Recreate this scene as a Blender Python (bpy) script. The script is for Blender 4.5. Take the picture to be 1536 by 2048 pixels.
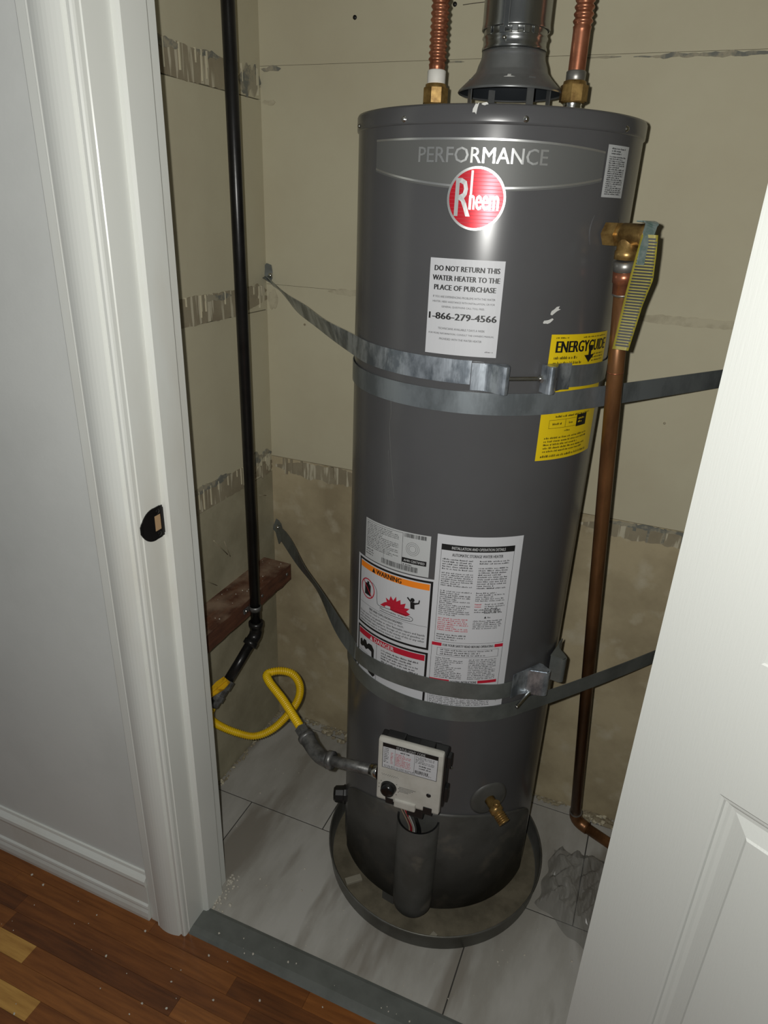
import bpy, bmesh, math, random
from mathutils import Vector, Matrix
random.seed(7)
for o in list(bpy.data.objects): bpy.data.objects.remove(o)
SC = bpy.context.scene
COL = SC.collection
PI = math.pi
def rad(a): return math.radians(a)

# ---------------------------------------------------------------- camera
CAM = Vector((0.3096, -1.1957, 1.4272))
YAW, PITCH, ROLL, FPX = 0.3784, 0.4212, 0.0414, 1374.03
fw = Vector((-math.sin(YAW)*math.cos(PITCH), math.cos(YAW)*math.cos(PITCH), -math.sin(PITCH)))
rt0 = Vector((math.cos(YAW), math.sin(YAW), 0)); up0 = rt0.cross(fw)
rt = rt0*math.cos(ROLL) + up0*math.sin(ROLL); up = up0*math.cos(ROLL) - rt0*math.sin(ROLL)
cd = bpy.data.cameras.new('camera'); cam = bpy.data.objects.new('camera', cd); COL.objects.link(cam)
M = Matrix.Identity(4)
for i in range(3):
    M[i][0] = rt[i]; M[i][1] = up[i]; M[i][2] = -fw[i]; M[i][3] = CAM[i]
cam.matrix_world = M
cd.sensor_fit = 'VERTICAL'; cd.sensor_height = 32.0; cd.sensor_width = 24.0
cd.lens = FPX/2048*32.0; cd.clip_start = 0.02
SC.camera = cam

# ---------------------------------------------------------------- world, flash, exposure
w = bpy.data.worlds.new('hall_ambient'); SC.world = w; w.use_nodes = True
w.node_tree.nodes['Background'].inputs[0].default_value = (0.86, 0.93, 1.0, 1)
w.node_tree.nodes['Background'].inputs[1].default_value = 0.09
ld = bpy.data.lights.new('phone_flash', 'SPOT'); ld.energy = 37.5; ld.shadow_soft_size = 0.006
ld.color = (1.0, 0.99, 0.95); ld.spot_size = rad(176); ld.spot_blend = 0.25
fl = bpy.data.objects.new('phone_flash', ld); COL.objects.link(fl)
fl.location = CAM - rt*0.028 + up*0.014
aim = (fw*1.0 + up*0.05).normalized()
fl.rotation_euler = aim.to_track_quat('-Z', 'Y').to_euler()
SC.view_settings.view_transform = 'Standard'; SC.view_settings.look = 'None'
SC.view_settings.exposure = 0.0; SC.view_settings.gamma = 1.0; SC.view_settings.use_curve_mapping = False

# ---------------------------------------------------------------- materials
def srgb(r, g, b):
    def f(c):
        c /= 255.0
        return c/12.92 if c <= 0.04045 else ((c+0.055)/1.055)**2.4
    return (f(r), f(g), f(b), 1)
MATS = {}
def mat(name, col, rough=0.5, metal=0.0, col2=None, nscale=8.0, nstretch=(1,1,1), lo=0.4, hi=0.65, bump=0.0, bscale=60.0, bstretch=(1,1,1), spec=0.5, coat=0.0, detail=5.0):
    if name in MATS: return MATS[name]
    m = bpy.data.materials.new(name); m.use_nodes = True; nt = m.node_tree; N = nt.nodes; L = nt.links
    b = N['Principled BSDF']
    b.inputs['Base Color'].default_value = col; b.inputs['Roughness'].default_value = rough
    b.inputs['Metallic'].default_value = metal; b.inputs['Specular IOR Level'].default_value = spec
    b.inputs['Coat Weight'].default_value = coat
    tc = N.new('ShaderNodeNewGeometry')
    def noise(scale, st, det):
        mp = N.new('ShaderNodeMapping'); mp.inputs['Scale'].default_value = st
        L.new(tc.outputs['Position'], mp.inputs['Vector'])
        n = N.new('ShaderNodeTexNoise'); n.inputs['Scale'].default_value = scale; n.inputs['Detail'].default_value = det
        n.inputs['Roughness'].default_value = 0.62
        L.new(mp.outputs['Vector'], n.inputs['Vector']); return n
    if col2:
        n = noise(nscale, nstretch, detail); r = N.new('ShaderNodeValToRGB')
        r.color_ramp.elements[0].position = lo; r.color_ramp.elements[1].position = hi
        r.color_ramp.elements[0].color = col; r.color_ramp.elements[1].color = col2
        L.new(n.outputs['Fac'], r.inputs['Fac']); L.new(r.outputs['Color'], b.inputs['Base Color'])
    if bump:
        n2 = noise(bscale, bstretch, 4.0); bp = N.new('ShaderNodeBump'); bp.inputs['Strength'].default_value = bump
        bp.inputs['Distance'].default_value = 0.002
        L.new(n2.outputs['Fac'], bp.inputs['Height']); L.new(bp.outputs['Normal'], b.inputs['Normal'])
    MATS[name] = m; return m
def overlay(m, col, scale, stretch, lo, hi, det=6.0, zrange=None):
    """mixes a second coat of dirt/marks over the base colour of material m"""
    nt = m.node_tree; N = nt.nodes; L = nt.links; b = N['Principled BSDF']
    g = N.new('ShaderNodeNewGeometry'); mp = N.new('ShaderNodeMapping'); mp.inputs['Scale'].default_value = stretch
    mp.inputs['Location'].default_value = (3.1, 1.7, 0.4)
    L.new(g.outputs['Position'], mp.inputs['Vector'])
    n = N.new('ShaderNodeTexNoise'); n.inputs['Scale'].default_value = scale; n.inputs['Detail'].default_value = det
    L.new(mp.outputs['Vector'], n.inputs['Vector'])
    r = N.new('ShaderNodeMapRange'); r.inputs['From Min'].default_value = lo; r.inputs['From Max'].default_value = hi
    L.new(n.outputs['Fac'], r.inputs['Value'])
    fac = r.outputs['Result']
    if zrange:
        sx = N.new('ShaderNodeSeparateXYZ'); L.new(g.outputs['Position'], sx.inputs['Vector'])
        zr = N.new('ShaderNodeMapRange'); zr.inputs['From Min'].default_value = zrange[0]; zr.inputs['From Max'].default_value = zrange[1]
        L.new(sx.outputs['Z'], zr.inputs['Value'])
        mu = N.new('ShaderNodeMath'); mu.operation = 'MULTIPLY'; L.new(fac, mu.inputs[0]); L.new(zr.outputs['Result'], mu.inputs[1]); fac = mu.outputs[0]
    mx = N.new('ShaderNodeMix'); mx.data_type = 'RGBA'
    inp = b.inputs['Base Color']
    if inp.is_linked:
        L.new(inp.links[0].from_socket, mx.inputs[6])
    else: mx.inputs[6].default_value = inp.default_value
    mx.inputs[7].default_value = col; L.new(fac, mx.inputs[0]); L.new(mx.outputs[2], b.inputs['Base Color'])
    return m

M_white = mat('white_paint', srgb(224,226,222), 0.32, bump=0.05, bscale=25)
M_casing = mat('casing_paint', srgb(217,219,213), 0.24, col2=srgb(208,206,196), nscale=5, nstretch=(1,1,0.3), lo=0.5, hi=0.75, bump=0.06, bscale=40, bstretch=(1,1,0.2))
M_hall = mat('hall_wall_paint', srgb(211,213,209), 0.6, col2=srgb(203,205,201), nscale=4, bump=0.08, bscale=180)
M_door = mat('door_paint', srgb(193,195,190), 0.5, bump=0.15, bscale=55, bstretch=(9,9,0.6))
M_paint = mat('closet_paint', srgb(190,184,158), 0.75, col2=srgb(182,174,148), nscale=3.5, lo=0.35, hi=0.7, bump=0.08, bscale=90)
M_bare = mat('bare_board', srgb(178,165,134), 0.85, col2=srgb(148,135,107), nscale=5.5, lo=0.36, hi=0.66, bump=0.18, bscale=70)
overlay(M_bare, srgb(188,179,155), 16, (1,1,1), 0.55, 0.75)
M_bareleft = mat('bare_board_grey', srgb(168,161,136), 0.85, col2=srgb(142,136,112), nscale=7, lo=0.36, hi=0.66, bump=0.2, bscale=70)
M_tape = mat('joint_tape', srgb(152,143,120), 0.85, col2=srgb(136,126,104), nscale=12, lo=0.35, hi=0.65, bump=0.25, bscale=60)
overlay(M_tape, srgb(190,183,160), 9, (9,9,0.8), 0.54, 0.60)
M_tapedark = mat('joint_adhesive', srgb(112,113,105), 0.85, col2=srgb(156,149,128), nscale=34, lo=0.44, hi=0.56)
M_rub = mat('rubbed_joint', srgb(168,160,136), 0.85, col2=srgb(184,177,152), nscale=30, lo=0.42, hi=0.6)
M_gap = mat('joint_gap', srgb(120,113,92), 0.9)
M_tile = mat('marble_tile', srgb(176,174,168), 0.38, col2=srgb(152,149,141), nscale=2.6, nstretch=(2.4,0.8,1), lo=0.42, hi=0.62, bump=0.03, bscale=120, detail=7)
overlay(M_tile, srgb(136,131,122), 4.2, (2.8,0.6,1), 0.57, 0.68, 4)
M_grout = mat('tile_grout', srgb(58,56,52), 0.9)
M_thr = mat('threshold_metal', srgb(98,101,97), 0.42, col2=srgb(88,91,87), nscale=20, bump=0.05)
def wood(name, a, b):
    m = mat(name, a, 0.33, col2=b, nscale=9, nstretch=(0.9,11,1), lo=0.34, hi=0.68, bump=0.06, bscale=60, bstretch=(1,14,1), detail=8)
    return m
M_woods = [wood('wood_brown', srgb(134,82,38), srgb(104,60,26)), wood('wood_red', srgb(122,73,34), srgb(92,52,23)), wood('wood_dark', srgb(106,62,30), srgb(76,43,21)), wood('wood_tan', srgb(144,90,42), srgb(112,67,30))]
M_woodlight = wood('wood_pale', srgb(190,146,76), srgb(156,112,54))
M_brace = mat('old_timber', srgb(106,66,44), 0.8, col2=srgb(72,42,28), nscale=10, nstretch=(6,1,6), lo=0.35, hi=0.65, bump=0.4, bscale=40, bstretch=(4,1,4))
overlay(M_brace, srgb(140,118,98), 18, (1,1,1), 0.42, 0.7, zrange=(0.5535, 0.5555))
M_jacket = mat('heater_grey_enamel', srgb(79,79,80), 0.25, col2=srgb(75,75,76), nscale=3, bump=0.012, bscale=9)
M_jacketlow = mat('heater_dusty_enamel', srgb(78,78,75), 0.5, col2=srgb(62,62,58), nscale=9, lo=0.4, hi=0.62, bump=0.05, bscale=40)
overlay(M_jacketlow, srgb(108,103,93), 15, (1,1,1), 0.58, 0.75)
M_hood = mat('hood_metal', srgb(128,130,130), 0.36, metal=0.6, col2=srgb(108,110,110), nscale=12)
M_vent = mat('galvanised_vent', srgb(168,170,168), 0.24, metal=0.95, col2=srgb(140,142,140), nscale=14, nstretch=(1,1,0.3))
M_band = mat('silver_badge_band', srgb(98,99,97), 0.5, metal=0.2, spec=0.3)
M_chrome = mat('chrome_print', srgb(212,213,211), 0.3, metal=0.85)
M_badge = mat('badge_red', srgb(190,22,40), 0.3, metal=0.35)
M_strap = mat('galvanised_strap', srgb(196,204,212), 0.33, metal=0.8, col2=srgb(128,136,144), nscale=30, nstretch=(1,1,0.5), lo=0.42, hi=0.58, bump=0.6, bscale=30, bstretch=(1,1,0.25))
M_strapdull = mat('dull_strap', srgb(116,120,117), 0.40, metal=0.42, col2=srgb(96,100,97), nscale=14, bump=0.12, bscale=26, bstretch=(1,1,0.3))
M_strapband = mat('galvanised_band', srgb(140,147,151), 0.36, metal=0.6, col2=srgb(112,118,121), nscale=16, nstretch=(1,1,0.5), lo=0.42, hi=0.6, bump=0.12, bscale=22, bstretch=(1,1,0.3))
M_zinc = mat('zinc_bolt', srgb(200,200,196), 0.22, metal=1.0)
M_copper = mat('copper', srgb(186,122,92), 0.32, metal=0.75, col2=srgb(142,84,60), nscale=30, lo=0.38, hi=0.66)
M_coppertp = mat('copper_tarnished', srgb(140,98,62), 0.38, metal=0.6, col2=srgb(98,67,42), nscale=24, nstretch=(1,1,0.25), lo=0.35, hi=0.68)
M_solder = mat('solder', srgb(150,148,142), 0.4, metal=0.8)
M_brass = mat('brass', srgb(178,146,88), 0.36, metal=0.7, col2=srgb(126,98,56), nscale=55, lo=0.38, hi=0.62)
M_patina = mat('green_patina', srgb(158,172,170), 0.4, metal=0.5, col2=srgb(112,138,132), nscale=70)
M_ptfe = mat('thread_tape', srgb(222,220,212), 0.6)
M_blackpipe = mat('black_iron', srgb(38,37,36), 0.3, metal=0.3, col2=srgb(30,29,28), nscale=20, bump=0.05, bscale=80)
M_iron = mat('grey_iron', srgb(128,128,126), 0.42, metal=0.6, col2=srgb(76,76,74), nscale=40, bump=0.15, bscale=150)
M_yellow = mat('yellow_coating', srgb(232,194,22), 0.36, col2=srgb(214,172,16), nscale=18)
M_handle = mat('yellow_handle', srgb(214,168,20), 0.45, col2=srgb(160,120,18), nscale=60, lo=0.5, hi=0.65)
M_label = mat('label_paper', srgb(190,191,194), 0.45)
M_silverlabel = mat('label_silver', srgb(178,180,180), 0.42)
M_ylabel = mat('label_yellow', srgb(222,192,22), 0.45)
M_ink = mat('ink_black', srgb(20,20,20), 0.5)
M_ingrey = mat('ink_grey', srgb(70,70,70), 0.5)
M_red = mat('ink_red', srgb(176,22,46), 0.5)
M_orange = mat('ink_orange', srgb(232,128,26), 0.5)
M_inkwhite = mat('ink_white', srgb(200,201,201), 0.5)
M_plate = mat('valve_cover_grey', srgb(186,184,176), 0.45, col2=srgb(174,172,163), nscale=25)
M_black = mat('black_plastic', srgb(26,26,26), 0.4)
M_knob = mat('knob_black', srgb(20,20,20), 0.22)
M_wirecol = mat('wire_pale', srgb(170,150,130), 0.5)
M_pan = mat('pan_metal', srgb(122,122,117), 0.4, metal=0.6, col2=srgb(98,97,90), nscale=10)
M_pandirt = mat('pan_dirt', srgb(108,101,84), 0.85, col2=srgb(84,78,63), nscale=16, lo=0.38, hi=0.64, bump=0.3, bscale=60)
M_shim = mat('pale_shim', srgb(140,135,120), 0.8)
M_tag = mat('tag_yellow', srgb(152,142,50), 0.5, col2=srgb(130,120,40), nscale=30)
M_bronze = mat('dark_bronze', srgb(30,29,28), 0.28, metal=0.6)
M_mortise = mat('raw_wood_mortise', srgb(170,140,104), 0.8)
M_crumb = mat('plaster_crumb', srgb(186,181,168), 0.9)
M_hair = mat('thin_wire', srgb(70,62,52), 0.7)
M_chip = mat('paint_chip', srgb(196,196,192), 0.7)
M_soot = mat('sooted_metal', srgb(40,44,48), 0.6, metal=0.2)
M_ceil = mat('ceiling_paint', srgb(210,210,204), 0.8)

m = bpy.data.materials.new('clear_plastic'); m.use_nodes = True; nt = m.node_tree
b = nt.nodes['Principled BSDF']; b.inputs['Base Color'].default_value = (0.42,0.41,0.38,1); b.inputs['Roughness'].default_value = 0.1; b.inputs['Specular IOR Level'].default_value = 0.9
tr = nt.nodes.new('ShaderNodeBsdfTransparent'); tr.inputs[0].default_value = (0.80,0.80,0.79,1)
mx = nt.nodes.new('ShaderNodeMixShader'); mx.inputs[0].default_value = 0.24
nt.links.new(tr.outputs[0], mx.inputs[1]); nt.links.new(b.outputs[0], mx.inputs[2])
nt.links.new(mx.outputs[0], nt.nodes['Material Output'].inputs['Surface']); M_plastic = m

# ---------------------------------------------------------------- mesh helpers
class MB:
    def __init__(s): s.v = []; s.f = []; s.sm = []
    def add(s, vs, fs, smooth=False):
        n = len(s.v); s.v += [Vector(p) for p in vs]; s.f += [tuple(i+n for i in f) for f in fs]; s.sm += [smooth]*len(fs); return s
    def box(s, a, b, bev=0.0, mtx=None):
        bm = bmesh.new(); bmesh.ops.create_cube(bm, size=1.0)
        for v in bm.verts: v.co = Vector([(a[i]+b[i])/2 + v.co[i]*(b[i]-a[i]) for i in range(3)])
        if bev: bmesh.ops.bevel(bm, geom=list(bm.edges), offset=bev, segments=2, affect='EDGES', profile=0.6)
        if mtx: bm.transform(mtx)
        bm.verts.index_update(); s.add([v.co.copy() for v in bm.verts], [[v.index for v in f.verts] for f in bm.faces]); bm.free(); return s
    def prism(s, poly, z0, z1, mtx=None):
        n = len(poly); vs = [Vector((x,y,z0)) for x,y in poly]+[Vector((x,y,z1)) for x,y in poly]
        if mtx: vs = [mtx @ p for p in vs]
        fs = [tuple(reversed(range(n))), tuple(range(n,2*n))]+[(i,(i+1)%n,(i+1)%n+n,i+n) for i in range(n)]
        return s.add(vs, fs)
    def tube(s, pts, r, seg=16, cap=True, smooth=True):
        pts = [Vector(p) for p in pts]; n = len(pts); rs = r if isinstance(r,(list,tuple)) else [r]*n
        T = [(pts[min(i+1,n-1)]-pts[max(i-1,0)]).normalized() for i in range(n)]
        ref = Vector((0,0,1)) if abs(T[0].z) < 0.9 else Vector((1,0,0))
        nx = T[0].cross(ref).normalized(); vs = []
        for i in range(n):
            nx = (nx - T[i]*nx.dot(T[i])).normalized(); ny = T[i].cross(nx)
            for k in range(seg):
                a = 2*PI*k/seg; vs.append(pts[i]+(nx*math.cos(a)+ny*math.sin(a))*rs[i])
        fs = [(i*seg+k, i*seg+(k+1)%seg, (i+1)*seg+(k+1)%seg, (i+1)*seg+k) for i in range(n-1) for k in range(seg)]
        s.add(vs, fs, smooth)
        if cap: s.f += [tuple(len(s.v)-n*seg+k for k in reversed(range(seg))), tuple(len(s.v)-seg+k for k in range(seg))]; s.sm += [False, False]
        return s
    def lathe(s, prof, mtx=None, seg=48, smooth=True, a0=0, a1=2*PI):
        full = abs(a1-a0-2*PI) < 1e-6; na = seg if full else seg+1; vs = []
        for r, z in prof:
            for k in range(na):
                a = a0+(a1-a0)*k/seg; p = Vector((r*math.cos(a), r*math.sin(a), z)); vs.append(mtx @ p if mtx else p)
        fs = []
        for i in range(len(prof)-1):
            for k in range(seg):
                k2 = (k+1)%na
                fs.append((i*na+k, i*na+k2, (i+1)*na+k2, (i+1)*na+k))
        return s.add(vs, fs, smooth)
    def ribbon(s, pts, ups, width, thick):
        """flat strap: ups = width direction at each point"""
        pts = [Vector(p) for p in pts]; n = len(pts); vs = []
        for i in range(n):
            t = (pts[min(i+1,n-1)]-pts[max(i-1,0)]).normalized(); u = Vector(ups[i]); u = (u-t*u.dot(t)).normalized(); o = t.cross(u)
            wd = width[i] if isinstance(width,(list,tuple)) else width
            for a, b_ in ((-1,-1),(1,-1),(1,1),(-1,1)): vs.append(pts[i]+u*(a*wd/2)+o*(b_*thick/2))
        fs = [(i*4+k, i*4+(k+1)%4, i*4+4+(k+1)%4, i*4+4+k) for i in range(n-1) for k in range(4)]
        fs += [(3,2,1,0), tuple(n*4-4+k for k in range(4))]
        return s.add(vs, fs)
    def build(s, name, m, parent=None, loc=None, label=None, bevel=0, flat=False):
        """one mesh object; vertices are given in world space"""
        if parent is not None:
            root = parent
            while root.parent: root = root.parent
            org = Vector(root.location)
        else: org = Vector(loc) if loc else Vector((0,0,0))
        me = bpy.data.meshes.new(name); me.from_pydata([p-org for p in s.v], [], s.f); me.update()
        for p, q in zip(me.polygons, s.sm): p.use_smooth = q and not flat
        bm = bmesh.new(); bm.from_mesh(me); bmesh.ops.recalc_face_normals(bm, faces=bm.faces); bm.to_mesh(me); bm.free()
        me.materials.append(m)
        o = bpy.data.objects.new(name, me); COL.objects.link(o)
        if parent is not None: o.parent = parent
        else: o.location = org
        if label: o['label'] = label
        return o
def tag(o, label=None, cat=None, group=None, kind=None):
    if label: o['label'] = label
    if cat: o['category'] = cat
    if group: o['group'] = group
    if kind: o['kind'] = kind
    return o
def empty(name, loc, label=None, cat=None, group=None, kind=None):
    o = bpy.data.objects.new(name, None); COL.objects.link(o); o.location = loc; o.empty_display_size = 0.05
    return tag(o, label, cat, group, kind)
def frame(org, zdir, xdir=(1,0,0)):
    z = Vector(zdir).normalized(); x = Vector(xdir); x = (x-z*x.dot(z))
    if x.length < 1e-5: x = Vector((0,1,0)); x = x-z*x.dot(z)
    x.normalize(); y = z.cross(x); m_ = Matrix.Identity(4)
    for i in range(3): m_[i][0]=x[i]; m_[i][1]=y[i]; m_[i][2]=z[i]; m_[i][3]=org[i]
    return m_
def catmull(P, n=8):
    P = [Vector(p) for p in P]; out = []
    for i in range(len(P)-1):
        a = P[max(i-1,0)]; b_ = P[i]; c = P[i+1]; d = P[min(i+2,len(P)-1)]
        for k in range(n):
            t = k/n; out.append(0.5*((2*b_)+(c-a)*t+(2*a-5*b_+4*c-d)*t*t+(3*b_-a-3*c+d)*t**3))
    out.append(P[-1]); return out
def resample(pts, step):
    out = [pts[0].copy()]; acc = 0.0
    for i in range(1, len(pts)):
        a = pts[i-1]; d = pts[i]-a; L = d.length
        while acc+L >= step:
            t = (step-acc)/L; a = a+d*t; d = pts[i]-a; L = d.length; out.append(a.copy()); acc = 0.0
        acc += L
    return out
def hexpoly(r, n=6): return [(r*math.cos(2*PI*k/n), r*math.sin(2*PI*k/n)) for k in range(n)]

# ================================================================ SETTING
XL, XR, YB = -0.58, 0.60, 0.245          # closet left, right, back faces
YF, YI = -0.44, -0.308                   # hall face and closet face of the front wall
JX = -0.395                              # left jamb inner face
HX = 0.388                               # right jamb inner face
CEIL = 2.44
J = [0.827, 1.248, 1.677, 2.10]          # board joints on the back wall

wall = empty('wall_back', (0.0, YB, 0), kind='structure')
MB().box((XL-0.02, YB+0.012, 0), (XR+0.02, YB+0.05, CEIL)).build('backing', M_gap, wall)
zs = [0.0]+J+[CEIL]
for i in range(len(zs)-1):
    MB().box((XL-0.01, YB, zs[i]+(0.0003 if i else 0)), (XR+0.01, YB+0.014, zs[i+1]-(0.0009 if i == 0 else 0.0002)), 0.0004).build('board', M_bare if i == 0 else M_paint, wall)
# pale compound line above the lowest joint, thin smears on the upper joints
SMT = [0.0006]
def smear(name, m, parent, x0, x1, zc, h, y, seed, axis='x', plane=None, jag=0.5):
    rnd = random.Random(seed); n = max(6, int(abs(x1-x0)/0.006)); lo = []; hi = []
    a = b_ = 0.0
    for i in range(n+1):
        a = a*0.6+rnd.uniform(-1,1)*0.4; b_ = b_*0.6+rnd.uniform(-1,1)*0.4
        edge = min(1.0, 4*min(i, n-i)/n+0.15)
        x = x0+(x1-x0)*i/n
        hi.append((x, zc+edge*(h/2+a*h*jag))); lo.append((x, zc-edge*(h/2+b_*h*jag)))
    vs = []; t = SMT[0]; SMT[0] += 0.00009
    def P(x, z, d): return (x, y-d, z) if axis == 'x' else (y+d, x, z)
    for (x,z1),(x_,z0) in zip(hi, lo): vs += [P(x,z1,t), P(x,z0,t), P(x,z1,-0.0005), P(x,z0,-0.0005)]
    fs = []
    for i in range(n):
        k = i*4; fs += [(k,k+1,k+5,k+4), (k,k+4,k+6,k+2), (k+1,k+3,k+7,k+5)]
    return MB().add(vs, fs).build(name, m, parent)
smear('compound_smear', M_tape, wall, XL+0.01, -0.20, 0.802, 0.038, YB, 3, jag=0.2)
smear('compound_smear', M_tape, wall, 0.20, 0.55, 0.803, 0.034, YB, 4, jag=0.25)
smear('compound_smear', M_tapedark, wall, 0.24, 0.47, 0.820, 0.010, YB, 14, jag=0.5)
smear('compound_smear', M_rub, wall, -0.42, -0.24, 1.244, 0.014, YB, 5, jag=0.3)
smear('compound_smear', M_rub, wall, 0.22, 0.50, 1.247, 0.016, YB, 6, jag=0.2)
smear('compound_smear', M_tapedark, wall, 0.16, 0.38, 1.672, 0.007, YB, 7, jag=0.6)
smear('compound_smear', M_tapedark, wall, -0.19, -0.14, 1.673, 0.003, YB, 17, jag=0.6)
smear('compound_smear', M_tapedark, wall, 0.07, 0.14, 1.673, 0.003, YB, 18, jag=0.6)
smear('compound_smear', M_tapedark, wall, XL+0.004, -0.53, 1.672, 0.010, YB, 8, jag=0.7)
smear('compound_smear', M_rub, wall, XL+0.004, -0.550, 1.215, 0.045, YB, 9, jag=0.3)
smear('compound_smear', M_rub, wall, XL+0.004, -0.545, 1.612, 0.010, YB, 12, jag=0.5)
rd = random.Random(11)
for x0, x1, n in ((XL+0.03, -0.24, 10), (0.24, 0.50, 7)):
    for k in range(n):
        x = rd.uniform(x0, x1); l = rd.uniform(0.012, 0.04); wv = rd.uniform(0.0015, 0.004)
        mb = MB(); mb.box((x-wv, YB-0.0020-0.00006*k, 0.823-l), (x+wv, YB+0.001, 0.8255))
        mb.build('drip', M_tape if x < 0 else M_tapedark, wall)
for (x, z) in ((-0.1658,1.762), (-0.3652,1.751), (-0.48,1.165), (0.33,1.05)):
    MB().lathe([(0.0001,0.002),(0.004 if z > 1.7 else 0.0025,0.0015),(0.004 if z > 1.7 else 0.0025,-0.001)], frame((x,YB,z),(0,-1,0)), 10).build('nail_hole', M_ink if z > 1.7 else M_tape, wall)

wall = empty('wall_left', (XL, 0, 0), kind='structure')
MB().box((XL-0.05, YI, 0), (XL-0.012, YB+0.03, CEIL)).build('backing', M_gap, wall)
tz = [(0.785, 0.838), (1.190, 1.245), (1.616, 1.670)]
zs = [0.0, 0.785, 1.190, 1.616, 2.05, CEIL]
for i in range(5):
    MB().box((XL-0.014, YI, zs[i]+(0.0012 if i else 0)), (XL, YB+0.012, zs[i+1]-0.0006), 0.0006).build('board', M_bareleft if i == 0 else M_paint, wall)
for i, (a, b_) in enumerate(tz):
    smear('joint_tape', M_tape, wall, YI+0.01, YB-0.002, (a+b_)/2, b_-a, XL, 20+i, axis='y', jag=0.06)
for zc, y0, y1, h, sd in ((1.668,0.02,0.10,0.012,31),(1.645,0.16,0.243,0.042,32),(1.664,-0.10,-0.02,0.012,33),(1.236,0.0,0.1,0.012,34),(1.235,0.15,0.24,0.02,37),(0.838,0.12,0.24,0.026,35),(0.84,-0.10,0.06,0.012,36),(0.80,0.16,0.24,0.03,38)):
    smear('adhesive_smear', M_tapedark if sd not in (37,38) else M_tape, wall, y0, y1, zc, h, XL+0.0008, sd, axis='y', jag=0.6)
rd = random.Random(5)
for a, b_ in tz:
    for k in range(16):
        y = rd.uniform(-0.12, YB-0.01); l = rd.uniform(0.01, 0.045); wv = rd.uniform(0.0006, 0.0018)
        MB().box((XL-0.001, y-wv, b_-0.004-l), (XL+0.0036+0.00008*k, y+wv, b_+0.001), 0.0005).build('drip', M_paint, wall)
for (y, z, dy, dz) in ((0.18,0.74,0.03,-0.012),(-0.02,0.70,0.05,-0.06),(0.02,0.68,0.02,-0.05),(-0.08,0.63,0.06,-0.05)):
    MB().tube([(XL+0.0005,y,z),(XL+0.0008,y+dy,z+dz)], 0.0009, 6).build('scratch', M_tape, wall)

MB().box((XR, YI, 0), (XR+0.05, YB+0.05, CEIL)).build('wall_right', M_paint, loc=(XR,0,0))['kind'] = 'structure'
MB().box((XL-0.05, YF-0.9, CEIL), (XR+0.6, YB+0.05, CEIL+0.03)).build('ceiling', M_ceil, loc=(0,0,CEIL))['kind'] = 'structure'
# front wall: left and right of the opening, and above it
wall = empty('wall_front', (0, YF, 0), kind='structure')
MB().box((-1.7, YF, 0), (JX-0.02, YI, CEIL)).build('wall_panel', M_hall, wall)
MB().box((HX+0.02, YF, 0), (1.6, YI, CEIL)).build('wall_panel', M_hall, wall)
MB().box((JX-0.02, YF, 2.06), (HX+0.02, YI, CEIL)).build('wall_panel', M_hall, wall)

# closet floor: 24 x 12 in marble tiles
fl_ = empty('floor', (0,0,0), kind='structure')
MB().box((XL-0.03, -0.40, -0.03), (XR+0.03, YB+0.03, -0.0012)).build('mortar_bed', M_grout, fl_)
rows = [(-0.395, -0.09, -0.465), (-0.09, 0.215, -0.26), (0.215, YB+0.02, -0.05)]
for y0, y1, off in rows:
    x = off-0.615*2
    while x < XR:
        a, b_ = max(x, XL-0.02), min(x+0.615, XR+0.02)
        if b_-a > 0.02: MB().box((a+0.0012, y0+0.0012, -0.01), (b_-0.0012, y1-0.0012, 0.0), 0.0008).build('tile', M_tile, fl_)
        x += 0.615
# crumbling plaster line where walls meet the floor
def rubble(name, p0, p1, n, spread, rmin, rmax, seed, m=M_crumb, z=0.0):
    rnd = random.Random(seed); mb = MB(); p0 = Vector(p0); p1 = Vector(p1)
    for k in range(n):
        p = p0.lerp(p1, rnd.random())+Vector((rnd.uniform(-1,1)*spread, rnd.uniform(-1,1)*spread, 0)); r = rnd.uniform(rmin, rmax)
        bm = bmesh.new(); bmesh.ops.create_icosphere(bm, subdivisions=1, radius=r)
        for v in bm.verts: v.co *= rnd.uniform(0.6,1.2); v.co.z *= 0.6
        bm.verts.index_update(); mb.add([v.co+p+Vector((0,0,r*0.35+z)) for v in bm.verts], [[v.index for v in f.verts] for f in bm.faces]); bm.free()
    return mb
mb = rubble('x', (XL+0.006,-0.25,0), (XL+0.006,YB-0.01,0), 120, 0.006, 0.002, 0.006, 1)
tag(mb.build('rubble', M_tape, loc=(XL,0,0)), 'grey plaster rubble along the foot of the closet left wall', 'rubble', kind='stuff')
mb = rubble('x', (XL+0.01,YB-0.008,0), (0.5,YB-0.008,0), 260, 0.009, 0.003, 0.009, 2)
for sd, a, b_ in ((41,-0.42,-0.22),(42,0.33,0.48)):
    rnd = random.Random(sd)
    for k in range(60):
        p = Vector((rnd.uniform(a,b_), YB-0.012-abs(rnd.gauss(0,0.014)), 0)); r = rnd.uniform(0.004,0.012)
        bm = bmesh.new(); bmesh.ops.create_icosphere(bm, subdivisions=1, radius=r)
        for v in bm.verts: v.co *= rnd.uniform(0.6,1.2); v.co.z *= 0.5
        bm.verts.index_update(); mb.add([v.co+p+Vector((0,0,r*0.3)) for v in bm.verts], [[v.index for v in f.verts] for f in bm.faces]); bm.free()
tag(mb.build('rubble', M_tape, loc=(0,YB,0)), 'broken plaster heaped along the foot of the closet back wall', 'rubble', kind='stuff')
mb = MB(); rnd = random.Random(9)
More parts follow.
